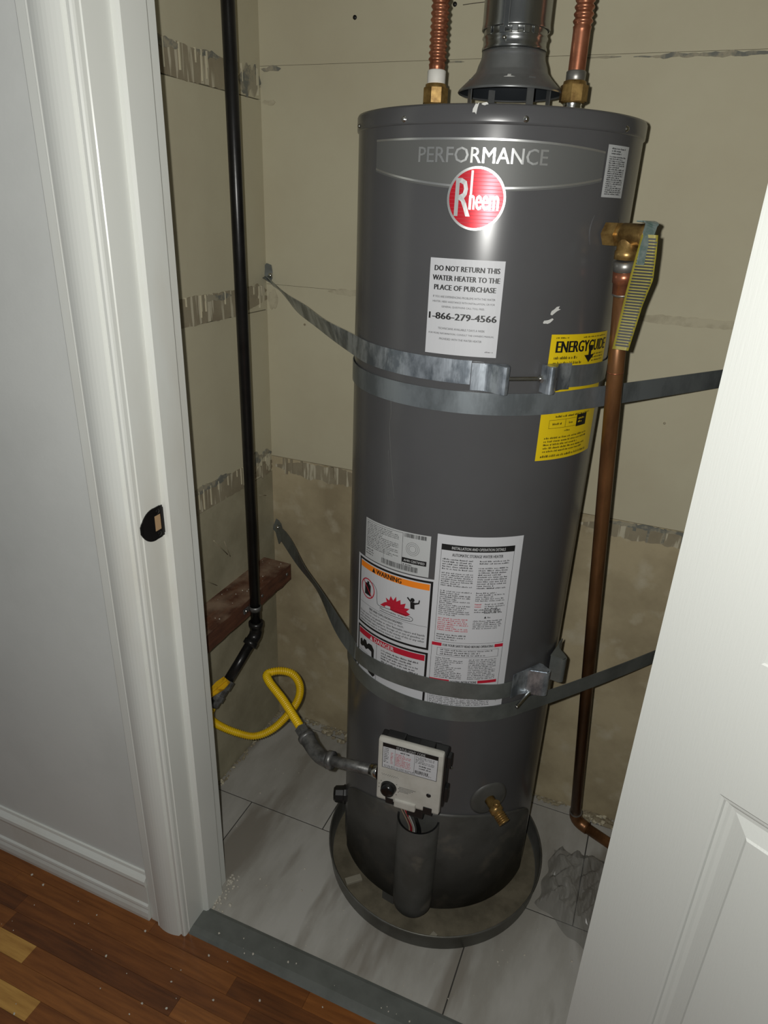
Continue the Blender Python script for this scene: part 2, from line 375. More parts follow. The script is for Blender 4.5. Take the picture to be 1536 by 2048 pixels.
for k in range(230):
    if k < 150: p = Vector((rnd.uniform(-0.54,0.42), rnd.uniform(-0.37,0.2), 0))
    elif k < 164: p = Vector((rnd.uniform(-0.37,0.2), rnd.uniform(-0.438,-0.40), 0.007))
    else: p = Vector((rnd.uniform(-0.9,0.05), rnd.uniform(-0.75,-0.46), 0.0))
    if (p.xy-Vector((0.012,-0.03))).length < 0.265: continue
    r = rnd.choice([0.0008,0.001,0.0012,0.0016,0.0024])
    bm = bmesh.new(); bmesh.ops.create_icosphere(bm, subdivisions=1, radius=r)
    for v in bm.verts: v.co *= rnd.uniform(0.7,1.3)
    bm.verts.index_update(); mb.add([v.co+p+Vector((0,0,r*0.6)) for v in bm.verts], [[v.index for v in f.verts] for f in bm.faces]); bm.free()
for k in range(46):
    p = Vector((JX+0.006+abs(rnd.gauss(0,0.012)), rnd.uniform(-0.385,-0.29), 0)); r = rnd.uniform(0.0015,0.004)
    bm = bmesh.new(); bmesh.ops.create_icosphere(bm, subdivisions=1, radius=r)
    for v in bm.verts: v.co *= rnd.uniform(0.7,1.3)
    bm.verts.index_update(); mb.add([v.co+p+Vector((0,0,r*0.5)) for v in bm.verts], [[v.index for v in f.verts] for f in bm.faces]); bm.free()
tag(mb.build('plaster_crumbs', M_crumb, loc=(0,-0.2,0)), 'tiny white plaster crumbs strewn over tile, threshold and wood floor', 'crumbs', kind='stuff')

# hall floor: narrow wood strips
hf = empty('floor', (0,-0.8,0), kind='structure')
MB().box((-1.7, -1.75, -0.03), (1.6, -0.40, -0.006)).build('subfloor', M_grout, hf)
rnd = random.Random(21); y1 = YF-0.0; wd = 0.0385; row = 0
SPECIAL = {4: (-0.98, -0.662), 6: (-0.93, -0.5685)}
while y1 > -1.7:
    y0 = y1-wd; x = -1.7+rnd.uniform(-0.3,0)
    segs = []
    while x < 1.6:
        l = rnd.uniform(0.30,0.62); segs.append((x, x+l)); x += l
    if row in SPECIAL:
        a, b_ = SPECIAL[row]; segs = [(-1.7,-1.35),(-1.35,a),(a,b_),(b_,b_+0.55),(b_+0.55,b_+0.95),(b_+0.95,1.6)]
    for a, b_ in segs:
        a2, b2 = max(a,-1.7), min(b_,1.6)
        if b2-a2 < 0.02: continue
        mm = M_woodlight if (row in SPECIAL and (a,b_) == SPECIAL[row]) else rnd.choices(M_woods, [5,4,2,2])[0]
        MB().box((a2+0.0002, y0+0.0002, -0.008), (b2-0.0002, y1-0.0002, 0.0), 0.0003).build('plank', mm, hf)
    y1 = y0; row += 1
# threshold
thr = MB(); pr_ = [(-0.445,0.0),(-0.440,0.0045),(-0.428,0.0068),(-0.388,0.0068),(-0.381,0.0048),(-0.379,0.0)]
thr.add([(JX, y, z) for y, z in pr_]+[(HX, y, z) for y, z in pr_], [tuple(range(6)), tuple(range(6,12))]+[(i,i+1,i+7,i+6) for i in range(5)]+[(5,0,6,11)])
tag(thr.build('trim_1', M_thr, loc=(0,-0.41,0)), kind='structure')

# door frame: jambs, stops, casing (profile extruded upward)
def extrude_z(poly, z0, z1): return MB().prism(poly, z0, z1)
jamb = empty('trim_2', (JX, YF, 0), kind='structure')
extrude_z([(JX-0.02,YF-0.003),(JX-0.003,YF-0.003),(JX,YF),(JX,YI),(JX-0.02,YI)], 0, 2.06).build('jamb', M_casing, jamb)
extrude_z([(JX,-0.392),(JX+0.007,-0.391),(JX+0.0105,-0.387),(JX+0.0105,-0.338),(JX+0.008,-0.334),(JX,-0.333)], 0.0, 2.05).build('door_stop', M_casing, jamb)
jr = empty('trim_3', (HX, YF, 0), kind='structure')
extrude_z([(HX+0.02,YF),(HX,YF),(HX,YI),(HX+0.02,YI)], 0, 2.06).build('jamb', M_casing, jr)
extrude_z([(HX,-0.392),(HX-0.0100,-0.387),(HX-0.0100,-0.338),(HX,-0.333)], 0.0, 2.05).build('door_stop', M_casing, jr)
jh = empty('trim_4', (0, YF, 2.05), kind='structure')
MB().box((JX-0.02,YF,2.05),(HX+0.02,YI,2.07)).build('head_jamb', M_casing, jh)
# casing profile: x (from outer edge to inner), depth out of the wall
cp = [(-0.4885,0.0),(-0.4885,0.0085),(-0.4860,0.0100),(-0.4685,0.0105),(-0.4665,0.0145),(-0.4640,0.0165),(-0.4615,0.0160)]
for k in range(9):                       # broad rounded face
    t = k/8; cp.append((-0.4600+0.050*t, 0.0150+0.0065*math.sin(PI*(0.12+0.76*t))))
cp += [(-0.4085,0.0125),(-0.4065,0.0118),(-0.4045,0.0135),(-0.4000,0.0138),(-0.3975,0.0120),(-0.3965,0.0085),(-0.3965,0.0)]
mb = MB(); mb.prism([(x, YF-d) for x, d in cp], 0.0, 2.12)
cs = empty('trim_5', (-0.44, YF, 0), kind='structure')
mb.build('casing', M_casing, cs)
mb = MB(); mb.prism([(0.372+(-0.3965-x)+0.0245, YF-d*0.6) for x, d in reversed(cp)], 0.0, 2.12)
mb.build('casing', M_casing, empty('trim_6', (0.44, YF, 0), kind='structure'))
# baseboard on the hall side of the front wall
bp_ = [(0,0),(0.0165,0),(0.0175,0.010),(0.0165,0.022),(0.0140,0.030),(0.0140,0.034),(0.0160,0.037),(0.0150,0.042),(0.0115,0.046),(0.0110,0.098),(0.0135,0.101),(0.0150,0.108),(0.0140,0.116),(0.0100,0.121),(0.0055,0.126),(0.004,0.132),(0,0.132)]
n = len(bp_); mb = MB()
mb.add([(-1.7, YF-d, z) for d, z in bp_]+[(-0.4890, YF-d, z) for d, z in bp_], [tuple(range(n)), tuple(range(n,2*n))]+[(i,(i+1)%n,(i+1)%n+n,i+n) for i in range(n)])
tag(mb.build('baseboard_left', M_casing, loc=(-1.0,YF,0)), kind='structure')
# small lumps of old caulk / debris behind the baseboard end
sp = empty('strike_plate', (JX, -0.415, 0.947), 'dark bronze strike plate with curved lip on the white door jamb', 'strike plate')
poly = []
cy_, cz_ = -0.4145, 0.947
for a in range(0, 91, 15): poly.append((-0.391-0.005+0.005*math.cos(rad(a)), 0.970+0.005*math.sin(rad(a))))
for k in range(13):
    a = 90+180*k/12; poly.append((-0.424+0.021*math.cos(rad(a)), 0.947+0.0285*math.sin(rad(a))))
for a in range(270, 361, 15): poly.append((-0.391-0.005+0.005*math.cos(rad(a)), 0.924+0.005*math.sin(rad(a))))
mb = MB(); n = len(poly)
def lip(y): return 0.0 if y > -0.438 else ((-0.438-y)/0.007)**1.5*0.002
ho = [(-0.4135,0.9605),(-0.4135,0.9335),(-0.3985,0.9335),(-0.3985,0.9605)]
bm = bmesh.new()
X0 = JX+0.0018
# plate with window: strips around the hole, then curved lip
def plate_quad(y0,y1,z0,z1): mb.box((JX+0.0002, y0, z0), (X0, y1, z1))
plate_quad(-0.3985,-0.391,0.9245,0.9695); plate_quad(-0.4135,-0.3985,0.9605,0.9745); plate_quad(-0.4135,-0.3985,0.9195,0.9335)
mb.box((JX+0.0002,-0.3985,0.9695),(X0,-0.3935,0.9735)); mb.box((JX+0.0002,-0.3985,0.9205),(X0,-0.3935,0.9245))
N_ = 24; lipv = []
for i in range(N_+1):
    y = -0.4135-0.031*i/N_; t = (-y-0.4135)/0.0312; hz = 0.0278*math.sqrt(max(0.05, 1-t**2.0)); dx = lip(y)
    lipv += [(X0-dx, y, 0.947+hz), (X0-dx, y, 0.947-hz), (JX+0.0002-dx, y, 0.947+hz), (JX+0.0002-dx, y, 0.947-hz)]
fs = []
for i in range(N_):
    k = i*4; fs += [(k,k+1,k+5,k+4),(k+2,k+6,k+7,k+3),(k,k+4,k+6,k+2),(k+1,k+3,k+7,k+5)]
fs += [(0,2,3,1), (N_*4,N_*4+1,N_*4+3,N_*4+2)]
mb.add([(x+0.0155 if y < -0.4135 - 1e-6 and False else x, y, z) for x, y, z in lipv], fs)
mb.build('plate', M_bronze, sp)
MB().box((JX+0.0001,-0.4135,0.9335),(JX+0.0006,-0.3985,0.9605)).build('latch_opening', M_mortise, sp)
for z in (0.9665, 0.9272):
    MB().lathe([(0.0001,0.0014),(0.0030,0.0012),(0.0042,0.0)], frame((X0,-0.405,z),(1,0,0)), 14).build('screw', M_bronze, sp)
bm.free()

# door leaf, opened about 150 degrees, seen on its closet face
DA = rad(28); DP = Vector((0.361,-0.47,0)); DD = Vector((math.cos(DA),-math.sin(DA),0)); DN = Vector((-math.sin(DA),-math.cos(DA),0))
DM = Matrix.Identity(4)
for i in range(3): DM[i][0]=DD[i]; DM[i][1]=DN[i]; DM[i][2]=(0,0,1)[i]; DM[i][3]=DP[i]
dr = empty('door_1', (0.361,-0.47,0), kind='structure')
W = 0.756; zb, zt = 0.012, 2.035
PX = [(0.107,0.330),(0.426,0.649)]; PZ = [(0.24,0.845),(1.020,1.62),(1.73,1.93)]
mb = MB()
mb.box((0,-0.035,zb),(W,-0.012,zt), 0, DM)
xs = [0]+[v for p in PX for v in p]+[W]; zz = [zb]+[v for p in PZ for v in p]+[zt]
for i in (0,2,4): mb.box((xs[i],-0.0125,zb),(xs[i+1],0,zt),0,DM)
for i in (0,2,4,6):
    for a, b_ in PX: mb.box((a,-0.0125,zz[i]),(b_,0,zz[i+1]),0,DM)
mb.build('door_leaf', M_door, dr)
def ring(mb, a, b_, c, d, prof):
    """nested rectangles: prof = list of (inset, depth)"""
    vs = []
    for ins, dep in prof:
        vs += [DM @ Vector(p) for p in ((a+ins,dep,c+ins),(b_-ins,dep,c+ins),(b_-ins,dep,d-ins),(a+ins,dep,d-ins))]
    fs = [(i*4+k, i*4+(k+1)%4, i*4+4+(k+1)%4, i*4+4+k) for i in range(len(prof)-1) for k in range(4)]
    n = len(prof)*4; fs.append((n-4,n-3,n-2,n-1)); mb.add(vs, fs)
for a, b_ in PX:
    for c, d in PZ:
        mb = MB(); ring(mb, a, b_, c, d, [(0,0.0002),(0.002,-0.0012),(0.005,-0.0016),(0.0065,-0.0048),(0.010,-0.0060),(0.013,-0.0085),(0.018,-0.0090),(0.036,-0.0035),(0.0385,-0.0015),(0.041,-0.0015)])
        mb.build('panel', M_door, dr)
for z in (0.25, 1.05, 1.82):
    MB().tube([(0.3745,-0.4485,z-0.045),(0.3745,-0.4485,z+0.045)], 0.006, 10).build('hinge', M_bronze, dr)

# ================================================================ WATER HEATER
RH = 0.2175; ZT, ZS, ZB = 1.5496, 1.5268, 0.037
H = empty('water_heater', (0,0,0), 'tall dark grey gas water heater cylinder standing in a round drain pan', 'water heater')
def cyl(az, z, off=0.0): a = rad(az); return Vector(((RH+off)*math.cos(a), (RH+off)*math.sin(a), z))
MB().lathe([(0.05,ZB),(RH-0.006,ZB),(RH-0.001,ZB+0.004),(RH,ZB+0.012),(RH,ZS)], seg=128).build('jacket', M_jacket, H)
MB().lathe([(RH,ZS-0.001),(RH+0.0022,ZS),(RH+0.0025,ZS+0.003),(RH+0.0025,ZT-0.004),(RH+0.001,ZT-0.001),(RH-0.003,ZT),(0.03,ZT)], seg=128).build('top_cap', M_jacket, H)
for az in (-146, -111, -66.7, -24, 20, 65, 110, 160):
    mb = MB(); mb.lathe([(0.0001,0.0028),(0.0022,0.0024),(0.0032,0.0008),(0.0040,0.0)], frame(cyl(az,1.5325,0.0025),(math.cos(rad(az)),math.sin(rad(az)),0)), 12)
    mb.build('screw', M_zinc, H)
for k in range(3):
    a = rad(-100+120*k); c = Vector((0.19*math.cos(a),0.19*math.sin(a),0))
    MB().box((-0.02,-0.015,0.005),(0.02,0.015,ZB+0.001),0.002,Matrix.Translation(c)@Matrix.Rotation(a,4,'Z')).build('foot', M_jacketlow, H)
# curved access cover at the bottom with arched top edge
def topz(az):
    t = (az+74)/66.0
    return 0.222+0.098*max(0.0, 1-t*t)**0.75
mb = MB(); vs = []; n = 60
for i in range(n+1):
    az = -140+132*i/n; z1 = topz(az)
    for off, z in ((0.0002,z1+0.001),(0.0030,z1),(0.0034,z1-0.004),(0.0030,0.046),(0.0002,0.045)): vs.append(cyl(az,z,off))
fs = [(i*5+k,(i+1)*5+k,(i+1)*5+k+1,i*5+k+1) for i in range(n) for k in range(4)]
mb.add(vs, fs, True).build('access_cover', M_jacketlow, H)

# ---- labels -----------------------------------------------------
FONT_CACHE = {}
def glyphs(txt):
    if txt in FONT_CACHE: return FONT_CACHE[txt]
    cu = bpy.data.curves.new('t','FONT'); cu.body = txt; cu.resolution_u = 2; cu.size = 1.0
    ob = bpy.data.objects.new('t', cu); COL.objects.link(ob)
    dg = bpy.context.evaluated_depsgraph_get(); dg.update(); me = bpy.data.meshes.new_from_object(ob.evaluated_get(dg))
    vs = [(v.co.x, v.co.y) for v in me.vertices]; fs = [tuple(p.vertices) for p in me.polygons]
    bpy.data.objects.remove(ob); bpy.data.curves.remove(cu); bpy.data.meshes.remove(me)
    FONT_CACHE[txt] = (vs, fs); return vs, fs
class Label:
    """printed sheet laid on a surface: u across, v up, in metres from its lower left corner"""
    def __init__(s, name, fmap, w, h, m, parent=None, part=None, label=None, step=0.008, thick=0.0003, corner=0.0):
        s.map = fmap; s.w = w; s.h = h; s.layers = []; s.step = step
        mb = MB(); s._grid(mb, 0, 0, w, h, thick)
        s.o = mb.build(name, m, parent or H, label=label)
    def _grid(s, mb, u0, v0, u1, v1, off):
        nu = max(1, int(math.ceil(abs(u1-u0)/s.step))); vs = []
        for i in range(nu+1):
            u = u0+(u1-u0)*i/nu; vs += [s.map(u,v0,off), s.map(u,v1,off)]
        mb.add(vs, [(2*i,2*i+2,2*i+3,2*i+1) for i in range(nu)])
    def L(s, name, m, join=False, stuff=False):
        if join:
            for n_, m_, mb_, st_ in s.layers:
                if n_ == name and m_ is m: return mb_
        mb = MB(); s.layers.append((name, m, mb, stuff)); return mb
    def rect(s, name, m, u0, v0, u1, v1, lay=1): s._grid(s.L(name,m), u0, v0, u1, v1, 0.0003+0.0003*lay)
    def frame_(s, name, m, u0, v0, u1, v1, t, lay=1):
        mb = s.L(name,m); o_ = 0.0003+0.0003*lay
        s._grid(mb,u0,v0,u1,v0+t,o_); s._grid(mb,u0,v1-t,u1,v1,o_); s._grid(mb,u0,v0,u0+t,v1,o_); s._grid(mb,u1-t,v0,u1,v1,o_)
    def poly(s, name, m, pts, lay=1, join=False): s.L(name,m,join).add([s.map(u,v,0.0003+0.0003*lay) for u,v in pts], [tuple(range(len(pts)))])
    def ringp(s, name, m, cu, cv, r0, r1, lay=1, n=36, sx=1.0):
        vs = []
        for k in range(n):
            a = 2*PI*k/n
            for r in (r0, r1): vs.append(s.map(cu+sx*r*math.cos(a), cv+r*math.sin(a), 0.0003+0.0003*lay))
        s.L(name,m,True).add(vs, [(2*k,2*k+1,(2*k+3)%(2*n),(2*k+2)%(2*n)) for k in range(n)])
    def text(s, name, m, txt, u0, v0, u1, v1, lay=2, bold=0.0):
        vs, fs = glyphs(txt)
        x0 = min(v[0] for v in vs); x1 = max(v[0] for v in vs); y0 = min(v[1] for v in vs); y1 = max(v[1] for v in vs)
        mb = s.L(name,m)
        for dx in ((0,) if not bold else (-bold, 0, bold)):
            mb.add([s.map(u0+dx+(u1-u0)*(x-x0)/(x1-x0), v0+(v1-v0)*(y-y0)/(y1-y0), 0.0003+0.0003*lay) for x, y in vs], fs)
    def fine(s, name, m, u0, v0, u1, v1, lines, seed=0, fill=0.95, dens=1.0, lay=1, hfrac=0.56):
        rnd = random.Random(seed); p = (v1-v0)/lines; cw = min(p*0.45,0.0019); mb = s.L(name, m, False, True); vs = []; fs = []
        for i in range(lines):
            top = v1-p*i-p*0.2; end = u0+(u1-u0)*(fill if rnd.random() < 0.75 else rnd.uniform(0.45,fill)); u = u0
            while u < end:
                wl = rnd.randint(2,8)
                for k in range(wl):
                    if u+cw > end: u = end+1; break
                    hh = p*hfrac*rnd.choice([0.7,0.7,1.0]); wq = cw*rnd.uniform(0.45,0.8)*dens; bz = top-p*hfrac
                    n = len(vs); vs += [s.map(u,bz,0.0003+0.0003*lay), s.map(u+wq,bz,0.0003+0.0003*lay), s.map(u+wq,bz+hh,0.0003+0.0003*lay), s.map(u,bz+hh,0.0003+0.0003*lay)]
                    fs.append((n,n+1,n+2,n+3)); u += cw
                u += cw*0.9
        mb.add(vs, fs)
    def bars(s, name, m, u0, v0, u1, v1, seed=0, lay=1):
        rnd = random.Random(seed); u = u0; mb = s.L(name, m, False, True)
        while u < u1:
            wv = rnd.choice([0.0006,0.0009,0.0014]); s._grid(mb,u,v0,min(u+wv,u1),v1,0.0003+0.0003*lay); u += wv+rnd.choice([0.0006,0.0009,0.0013])
    def done(s):
        for name, m, mb, st_ in s.layers:
            o = mb.build(name, m, s.o)
            if st_: o['kind'] = 'stuff'
        return s.o
def cmap(az0, z0, tilt=0.0, base=0.0006):
    def f(u, v, off): return cyl(az0+math.degrees(u/RH), z0+v+tilt*u, base+off)
    return f
def wid(a0, a1): return RH*rad(a1-a0)

# silver band with PERFORMANCE
def btop(az): return 1.5095-0.0075*(max(0,az+80)/46.0)**2
def bbot(az): return 1.4485+0.0195*((az+78)/47.0)**2
mb = MB(); vs = []; n = 48
for i in range(n+1):
    az = -126.8+93.0*i/n; vs += [cyl(az,bbot(az),0.0006), cyl(az,btop(az),0.0006)]
bd = mb.add(vs, [(2*i,2*i+2,2*i+3,2*i+1) for i in range(n)], True).build('brand_band', M_band, H)
for nm, fz, d in (('chrome_trim',btop,0.0018),('chrome_trim',bbot,0.0018)):
    mb = MB(); vs = []
    for i in range(n+1):
        az = -126.8+93.0*i/n; z = fz(az); vs += [cyl(az,z-d+(0.004 if fz is bbot else 0),0.0010), cyl(az,z+d*0.4+(0.004 if fz is bbot else 0),0.0010)]
    mb.add(vs, [(2*i,2*i+2,2*i+3,2*i+1) for i in range(n)], True).build(nm, M_chrome, bd)
lm_ = cmap(-103.9, 1.481, 0.0, 0.0008); mb = MB()
vs0, fs0 = glyphs('PERFORMANCE'); x0 = min(v[0] for v in vs0); x1 = max(v[0] for v in vs0); y1 = max(v[1] for v in vs0); Wp = wid(-103.9,-57.6)
for dx in (0, 0.0005): mb.add([lm_(dx+(x-x0)/(x1-x0)*Wp, y/y1*0.0185, 0.0003) for x, y in vs0], fs0)
mb.build('lettering', M_chrome, bd)
# round brand badge
def bmap(u, v, off): return cyl(-81.1+math.degrees(u/RH), 1.438+v, off)
def disc(r0, r1, off, rings=5, n=64):
    vs = []; fs = []
    for i in range(rings+1):
        r = r0+(r1-r0)*i/rings
        for k in range(n): vs.append(bmap(r*math.cos(2*PI*k/n), r*math.sin(2*PI*k/n), off))
    for i in range(rings):
        for k in range(n): fs.append((i*n+k, i*n+(k+1)%n, (i+1)*n+(k+1)%n, (i+1)*n+k))
    return MB().add(vs, fs, True)
bg = disc(0.0005, 0.0375, 0.0022).build('brand_badge', M_badge, H)
disc(0.0362, 0.0392, 0.0026, 1).build('badge_rim', M_chrome, bg)
mb = disc(0.0388, 0.0393, 0.0, 1)
def btext(mb, txt, u0, v0, u1, v1, off=0.0032, bold=0.0):
    vs, fs = glyphs(txt); x0=min(v[0] for v in vs); x1=max(v[0] for v in vs); y0=min(v[1] for v in vs); y1=max(v[1] for v in vs)
    for dx in ((0,) if not bold else (-bold,0,bold)): mb.add([bmap(u0+dx+(u1-u0)*(x-x0)/(x1-x0), v0+(v1-v0)*(y-y0)/(y1-y0), off) for x, y in vs], fs)
mb = MB()
btext(mb, 'R', -0.0275, -0.022, -0.0070, 0.0245, bold=0.0007)
btext(mb, 'neem', -0.0085, -0.0135, 0.0300, 0.0045, bold=0.0006)
mb.add([bmap(u,v,0.0032) for u,v in ((-0.0085,-0.0135),(-0.0055,-0.0135),(-0.0055,0.034),(-0.0085,0.034))], [(0,1,2,3)])
mb.build('lettering', M_chrome, bg)
for k in range(14):                      # fine engraved lines of the badge
    v = -0.030+k*0.0046; h_ = math.sqrt(0.0355**2-v*v)
    mb = MB(); vs = []
    for i in range(13):
        u = -h_+2*h_*i/12; vs += [bmap(u,v,0.0024), bmap(u,v+0.0006,0.0024)]
    mb.add(vs, [(2*i,2*i+2,2*i+3,2*i+1) for i in range(12)]).build('engraved_line', M_red, bg)

# DO NOT RETURN sticker
w_, h_ = wid(-96.4,-68.5), 0.1325
lb = Label('notice_sticker', cmap(-96.4,1.2287), w_, h_, M_label, label='white notice sticker with bold black lettering and a phone number')
lb.text('lettering',M_ink,'DO NOT RETURN THIS',0.07*w_,0.874*h_,0.94*w_,0.928*h_,bold=0.00042)
lb.text('lettering',M_ink,'WATER HEATER TO THE',0.05*w_,0.777*h_,0.95*w_,0.831*h_,bold=0.00042)
lb.text('lettering',M_ink,'PLACE OF PURCHASE',0.08*w_,0.680*h_,0.91*w_,0.734*h_,bold=0.00042)
for i, t in enumerate(('IF YOU ARE EXPERIENCING PROBLEMS WITH THIS WATER','HEATER, NEED ASSISTANCE WITH INSTALLATION, OR FOR','GENERAL QUESTIONS CALL TOLL FREE:')):
    mg = 0.07 if i < 2 else 0.20
    lb.text('fine_print',M_ink,t,mg*w_,(0.600-0.052*i)*h_,(0.985-mg)*w_,(0.622-0.052*i)*h_)
lb.text('lettering',M_ink,'1-866-279-4566',0.03*w_,0.375*h_,0.955*w_,0.445*h_,bold=0.0006)
for i, t in enumerate(('TECHNICIANS AVAILABLE 7 DAYS A WEEK','FOR MORE INFORMATION, CONSULT THE OWNER\'S MANUAL','PROVIDED WITH THE WATER HEATER')):
    mg = (0.17,0.04,0.2)[i]
    lb.text('fine_print',M_ink,t,mg*w_,(0.268-0.056*i)*h_,(0.985-mg)*w_,(0.290-0.056*i)*h_)
lb.fine('fine_print',M_ingrey,0.84*w_,0.045*h_,0.965*w_,0.07*h_,1,3,fill=1.0)
lb.done()
# narrow silver code label high on the right
w_, h_ = wid(-32.7,-19.2), 0.0645
lb = Label('code_label', cmap(-32.7,1.4472), w_, h_, M_silverlabel, label='narrow silver label covered in small print, high on the right side')
lb.fine('fine_print',M_ink,0.10*w_,0.05*h_,0.92*w_,0.80*h_,19,4,dens=1.15,hfrac=0.66)
lb.fine('fine_print',M_ink,0.16*w_,0.82*h_,0.86*w_,0.96*h_,3,5,dens=1.15,hfrac=0.66); lb.done()
# yellow energy label
w_, h_ = wid(-47.0,-9.8), 0.1955
lb = Label('energy_label', cmap(-47.0,1.0675,-0.03), w_, h_, M_ylabel, label='bright yellow energy label, its middle hidden by the upper strap')
lb.text('lettering',M_ink,'ENERGYGUIDE',0.075*w_,0.865*h_,0.945*w_,0.952*h_,bold=0.0010)
lb.poly('arrow',M_ink,[(0.555*w_,0.835*h_),(0.505*w_,0.835*h_),(0.60*w_,0.775*h_),(0.695*w_,0.835*h_),(0.645*w_,0.835*h_)],2)
lb.rect('arrow',M_ink,0.575*w_,0.83*h_,0.625*w_,0.91*h_,3)
lb.fine('fine_print',M_ink,0.06*w_,0.805*h_,0.45*w_,0.845*h_,1,6); lb.fine('fine_print',M_ink,0.06*w_,0.765*h_,0.50*w_,0.805*h_,1,7); lb.fine('fine_print',M_ink,0.66*w_,0.775*h_,0.95*w_,0.85*h_,3,8)
lb.fine('fine_print',M_ink,0.06*w_,0.965*h_,0.25*w_,0.985*h_,1,9); lb.fine('fine_print',M_ink,0.45*w_,0.965*h_,0.95*w_,0.985*h_,1,10)
lb.fine('fine_print',M_ink,0.45*w_,0.385*h_,0.80*w_,0.415*h_,1,11); lb.fine('fine_print',M_ink,0.20*w_,0.345*h_,0.85*w_,0.375*h_,1,12)
lb.frame_('table_rule',M_ink,0.12*w_,0.265*h_,0.70*w_,0.335*h_,0.0005); lb.rect('table_rule',M_ink,0.36*w_,0.265*h_,0.365*w_,0.335*h_)
lb.rect('black_cell',M_ink,0.55*w_,0.255*h_,0.75*w_,0.355*h_,2); lb.fine('fine_print',M_ink,0.17*w_,0.285*h_,0.32*w_,0.315*h_,1,13); lb.fine('fine_print',M_ink,0.42*w_,0.285*h_,0.5*w_,0.315*h_,1,14)
lb.fine('white_print',M_ylabel,0.58*w_,0.28*h_,0.72*w_,0.335*h_,2,18,lay=3); lb.fine('fine_print',M_ink,0.36*w_,0.225*h_,0.62*w_,0.25*h_,1,15)
lb.fine('fine_print',M_ink,0.08*w_,0.06*h_,0.85*w_,0.20*h_,5,16); lb.fine('fine_print',M_ink,0.06*w_,0.015*h_,0.90*w_,0.05*h_,1,17)
lb.done()
# rating plate
w_, h_ = wid(-126.0,-88.2), 0.078
lb = Label('rating_label', cmap(-126.0,0.8420,0.065), w_, h_, M_silverlabel, label='silver rating label with dense print and barcodes')
lb.fine('fine_print',M_ink,0.03*w_,0.30*h_,0.62*w_,0.93*h_,15,20,hfrac=0.5); lb.fine('fine_print',M_ink,0.03*w_,0.10*h_,0.20*w_,0.28*h_,3,21)
lb.rect('rule',M_ink,0.64*w_,0.18*h_,0.644*w_,0.97*h_); lb.rect('rule',M_ink,0.36*w_,0.16*h_,0.363*w_,0.42*h_); lb.rect('rule',M_ink,0.02*w_,0.955*h_,0.64*w_,0.962*h_)
lb.bars('barcode',M_ink,0.66*w_,0.88*h_,0.95*w_,0.975*h_,1); lb.bars('barcode',M_ink,0.33*w_,0.06*h_,0.86*w_,0.19*h_,2)
for r in (0.006,0.009,0.012): lb.ringp('seal',M_ingrey,0.78*w_,0.62*h_,r,r+0.0005)
lb.rect('black_pill',M_ink,0.645*w_,0.26*h_,0.965*w_,0.38*h_); lb.text('white_print',M_inkwhite,'AHRI CERTIFIED',0.67*w_,0.295*h_,0.945*w_,0.35*h_,3)
lb.fine('fine_print',M_ink,0.66*w_,0.19*h_,0.90*w_,0.24*h_,1,22); lb.done()
# warning / danger sheet
w_, h_ = wid(-132.4,-84.0), 0.272
def V(z): return z-0.570
lb = Label('warning_label', cmap(-132.4,0.567,0.06), w_, h_, M_label, label='white hazard sheet with an orange warning bar and a red danger bar')
b0, b1 = V(0.698), V(0.838)
lb.frame_('black_frame',M_ink,0.035*w_,b0,0.965*w_,b1,0.0042)
for cu, cv in ((0.035*w_,b0),(0.035*w_,b1),(0.965*w_,b0),(0.965*w_,b1)): pass
lb.rect('orange_bar',M_orange,0.065*w_,b1-0.0185,0.935*w_,b1-0.0065)
lb.text('lettering',M_ink,'WARNING',0.33*w_,b1-0.0172,0.645*w_,b1-0.0075,3,bold=0.0004)
lb.poly('lettering',M_ink,[(0.265*w_,b1-0.0172),(0.315*w_,b1-0.0172),(0.29*w_,b1-0.0075)],3)
# prohibited fuel can
cu, cv = 0.20*w_, b0+0.083
lb.ringp('prohibition_ring',M_red,cu,cv,0.0185,0.0208,3)
lb.poly('fuel_can',M_ink,[(cu-0.009,cv-0.014),(cu+0.009,cv-0.014),(cu+0.009,cv+0.008),(cu+0.004,cv+0.011),(cu+0.004,cv+0.015),(cu-0.002,cv+0.015),(cu-0.002,cv+0.011),(cu-0.009,cv+0.009)],2)
d_ = 0.0135; lb.poly('prohibition_ring',M_red,[(cu-d_-0.001,cv+d_),(cu-d_+0.001,cv+d_+0.001),(cu+d_+0.001,cv-d_),(cu+d_-0.001,cv-d_-0.001)],4,True)
# hose line and vapour outline
hp = catmull([(cu+0.006,cv+0.016,0),(cu+0.016,cv+0.016,0),(cu+0.026,cv+0.006,0),(cu+0.028,cv-0.014,0),(cu+0.033,cv-0.022,0),(cu+0.060,cv-0.020,0),(cu+0.100,cv-0.021,0),(cu+0.108,cv-0.026,0),(cu+0.100,cv-0.031,0),(cu+0.060,cv-0.031,0),(cu+0.036,cv-0.031,0)],6)
for i in range(len(hp)-1):
    a = hp[i]; c = hp[i+1]; t = (c-a).normalized(); nn = Vector((-t.y,t.x,0))*0.0005
    lb.poly('hose_outline',M_ink,[(a-nn).xy[:],(c-nn).xy[:],(c+nn).xy[:],(a+nn).xy[:]],2,True)
fx, fy = 0.40*w_, b0+0.064
flame = [(0,0),(0.010,0.009),(0.016,0.012),(0.013,0.020),(0.021,0.017),(0.024,0.027),(0.030,0.020),(0.036,0.030),(0.037,0.020),(0.045,0.026),(0.046,0.017),(0.056,0.022),(0.054,0.012),(0.064,0.013),(0.058,0.006),(0.066,0.002),(0.058,-0.004),(0.035,-0.003)]
c_ = (0.035,0.006)
for i in range(len(flame)):
    a = flame[i]; c = flame[(i+1)%len(flame)]
    lb.poly('flame',M_red,[(fx+c_[0],fy+c_[1]),(fx+a[0],fy+a[1]),(fx+c[0],fy+c[1])],2,True)
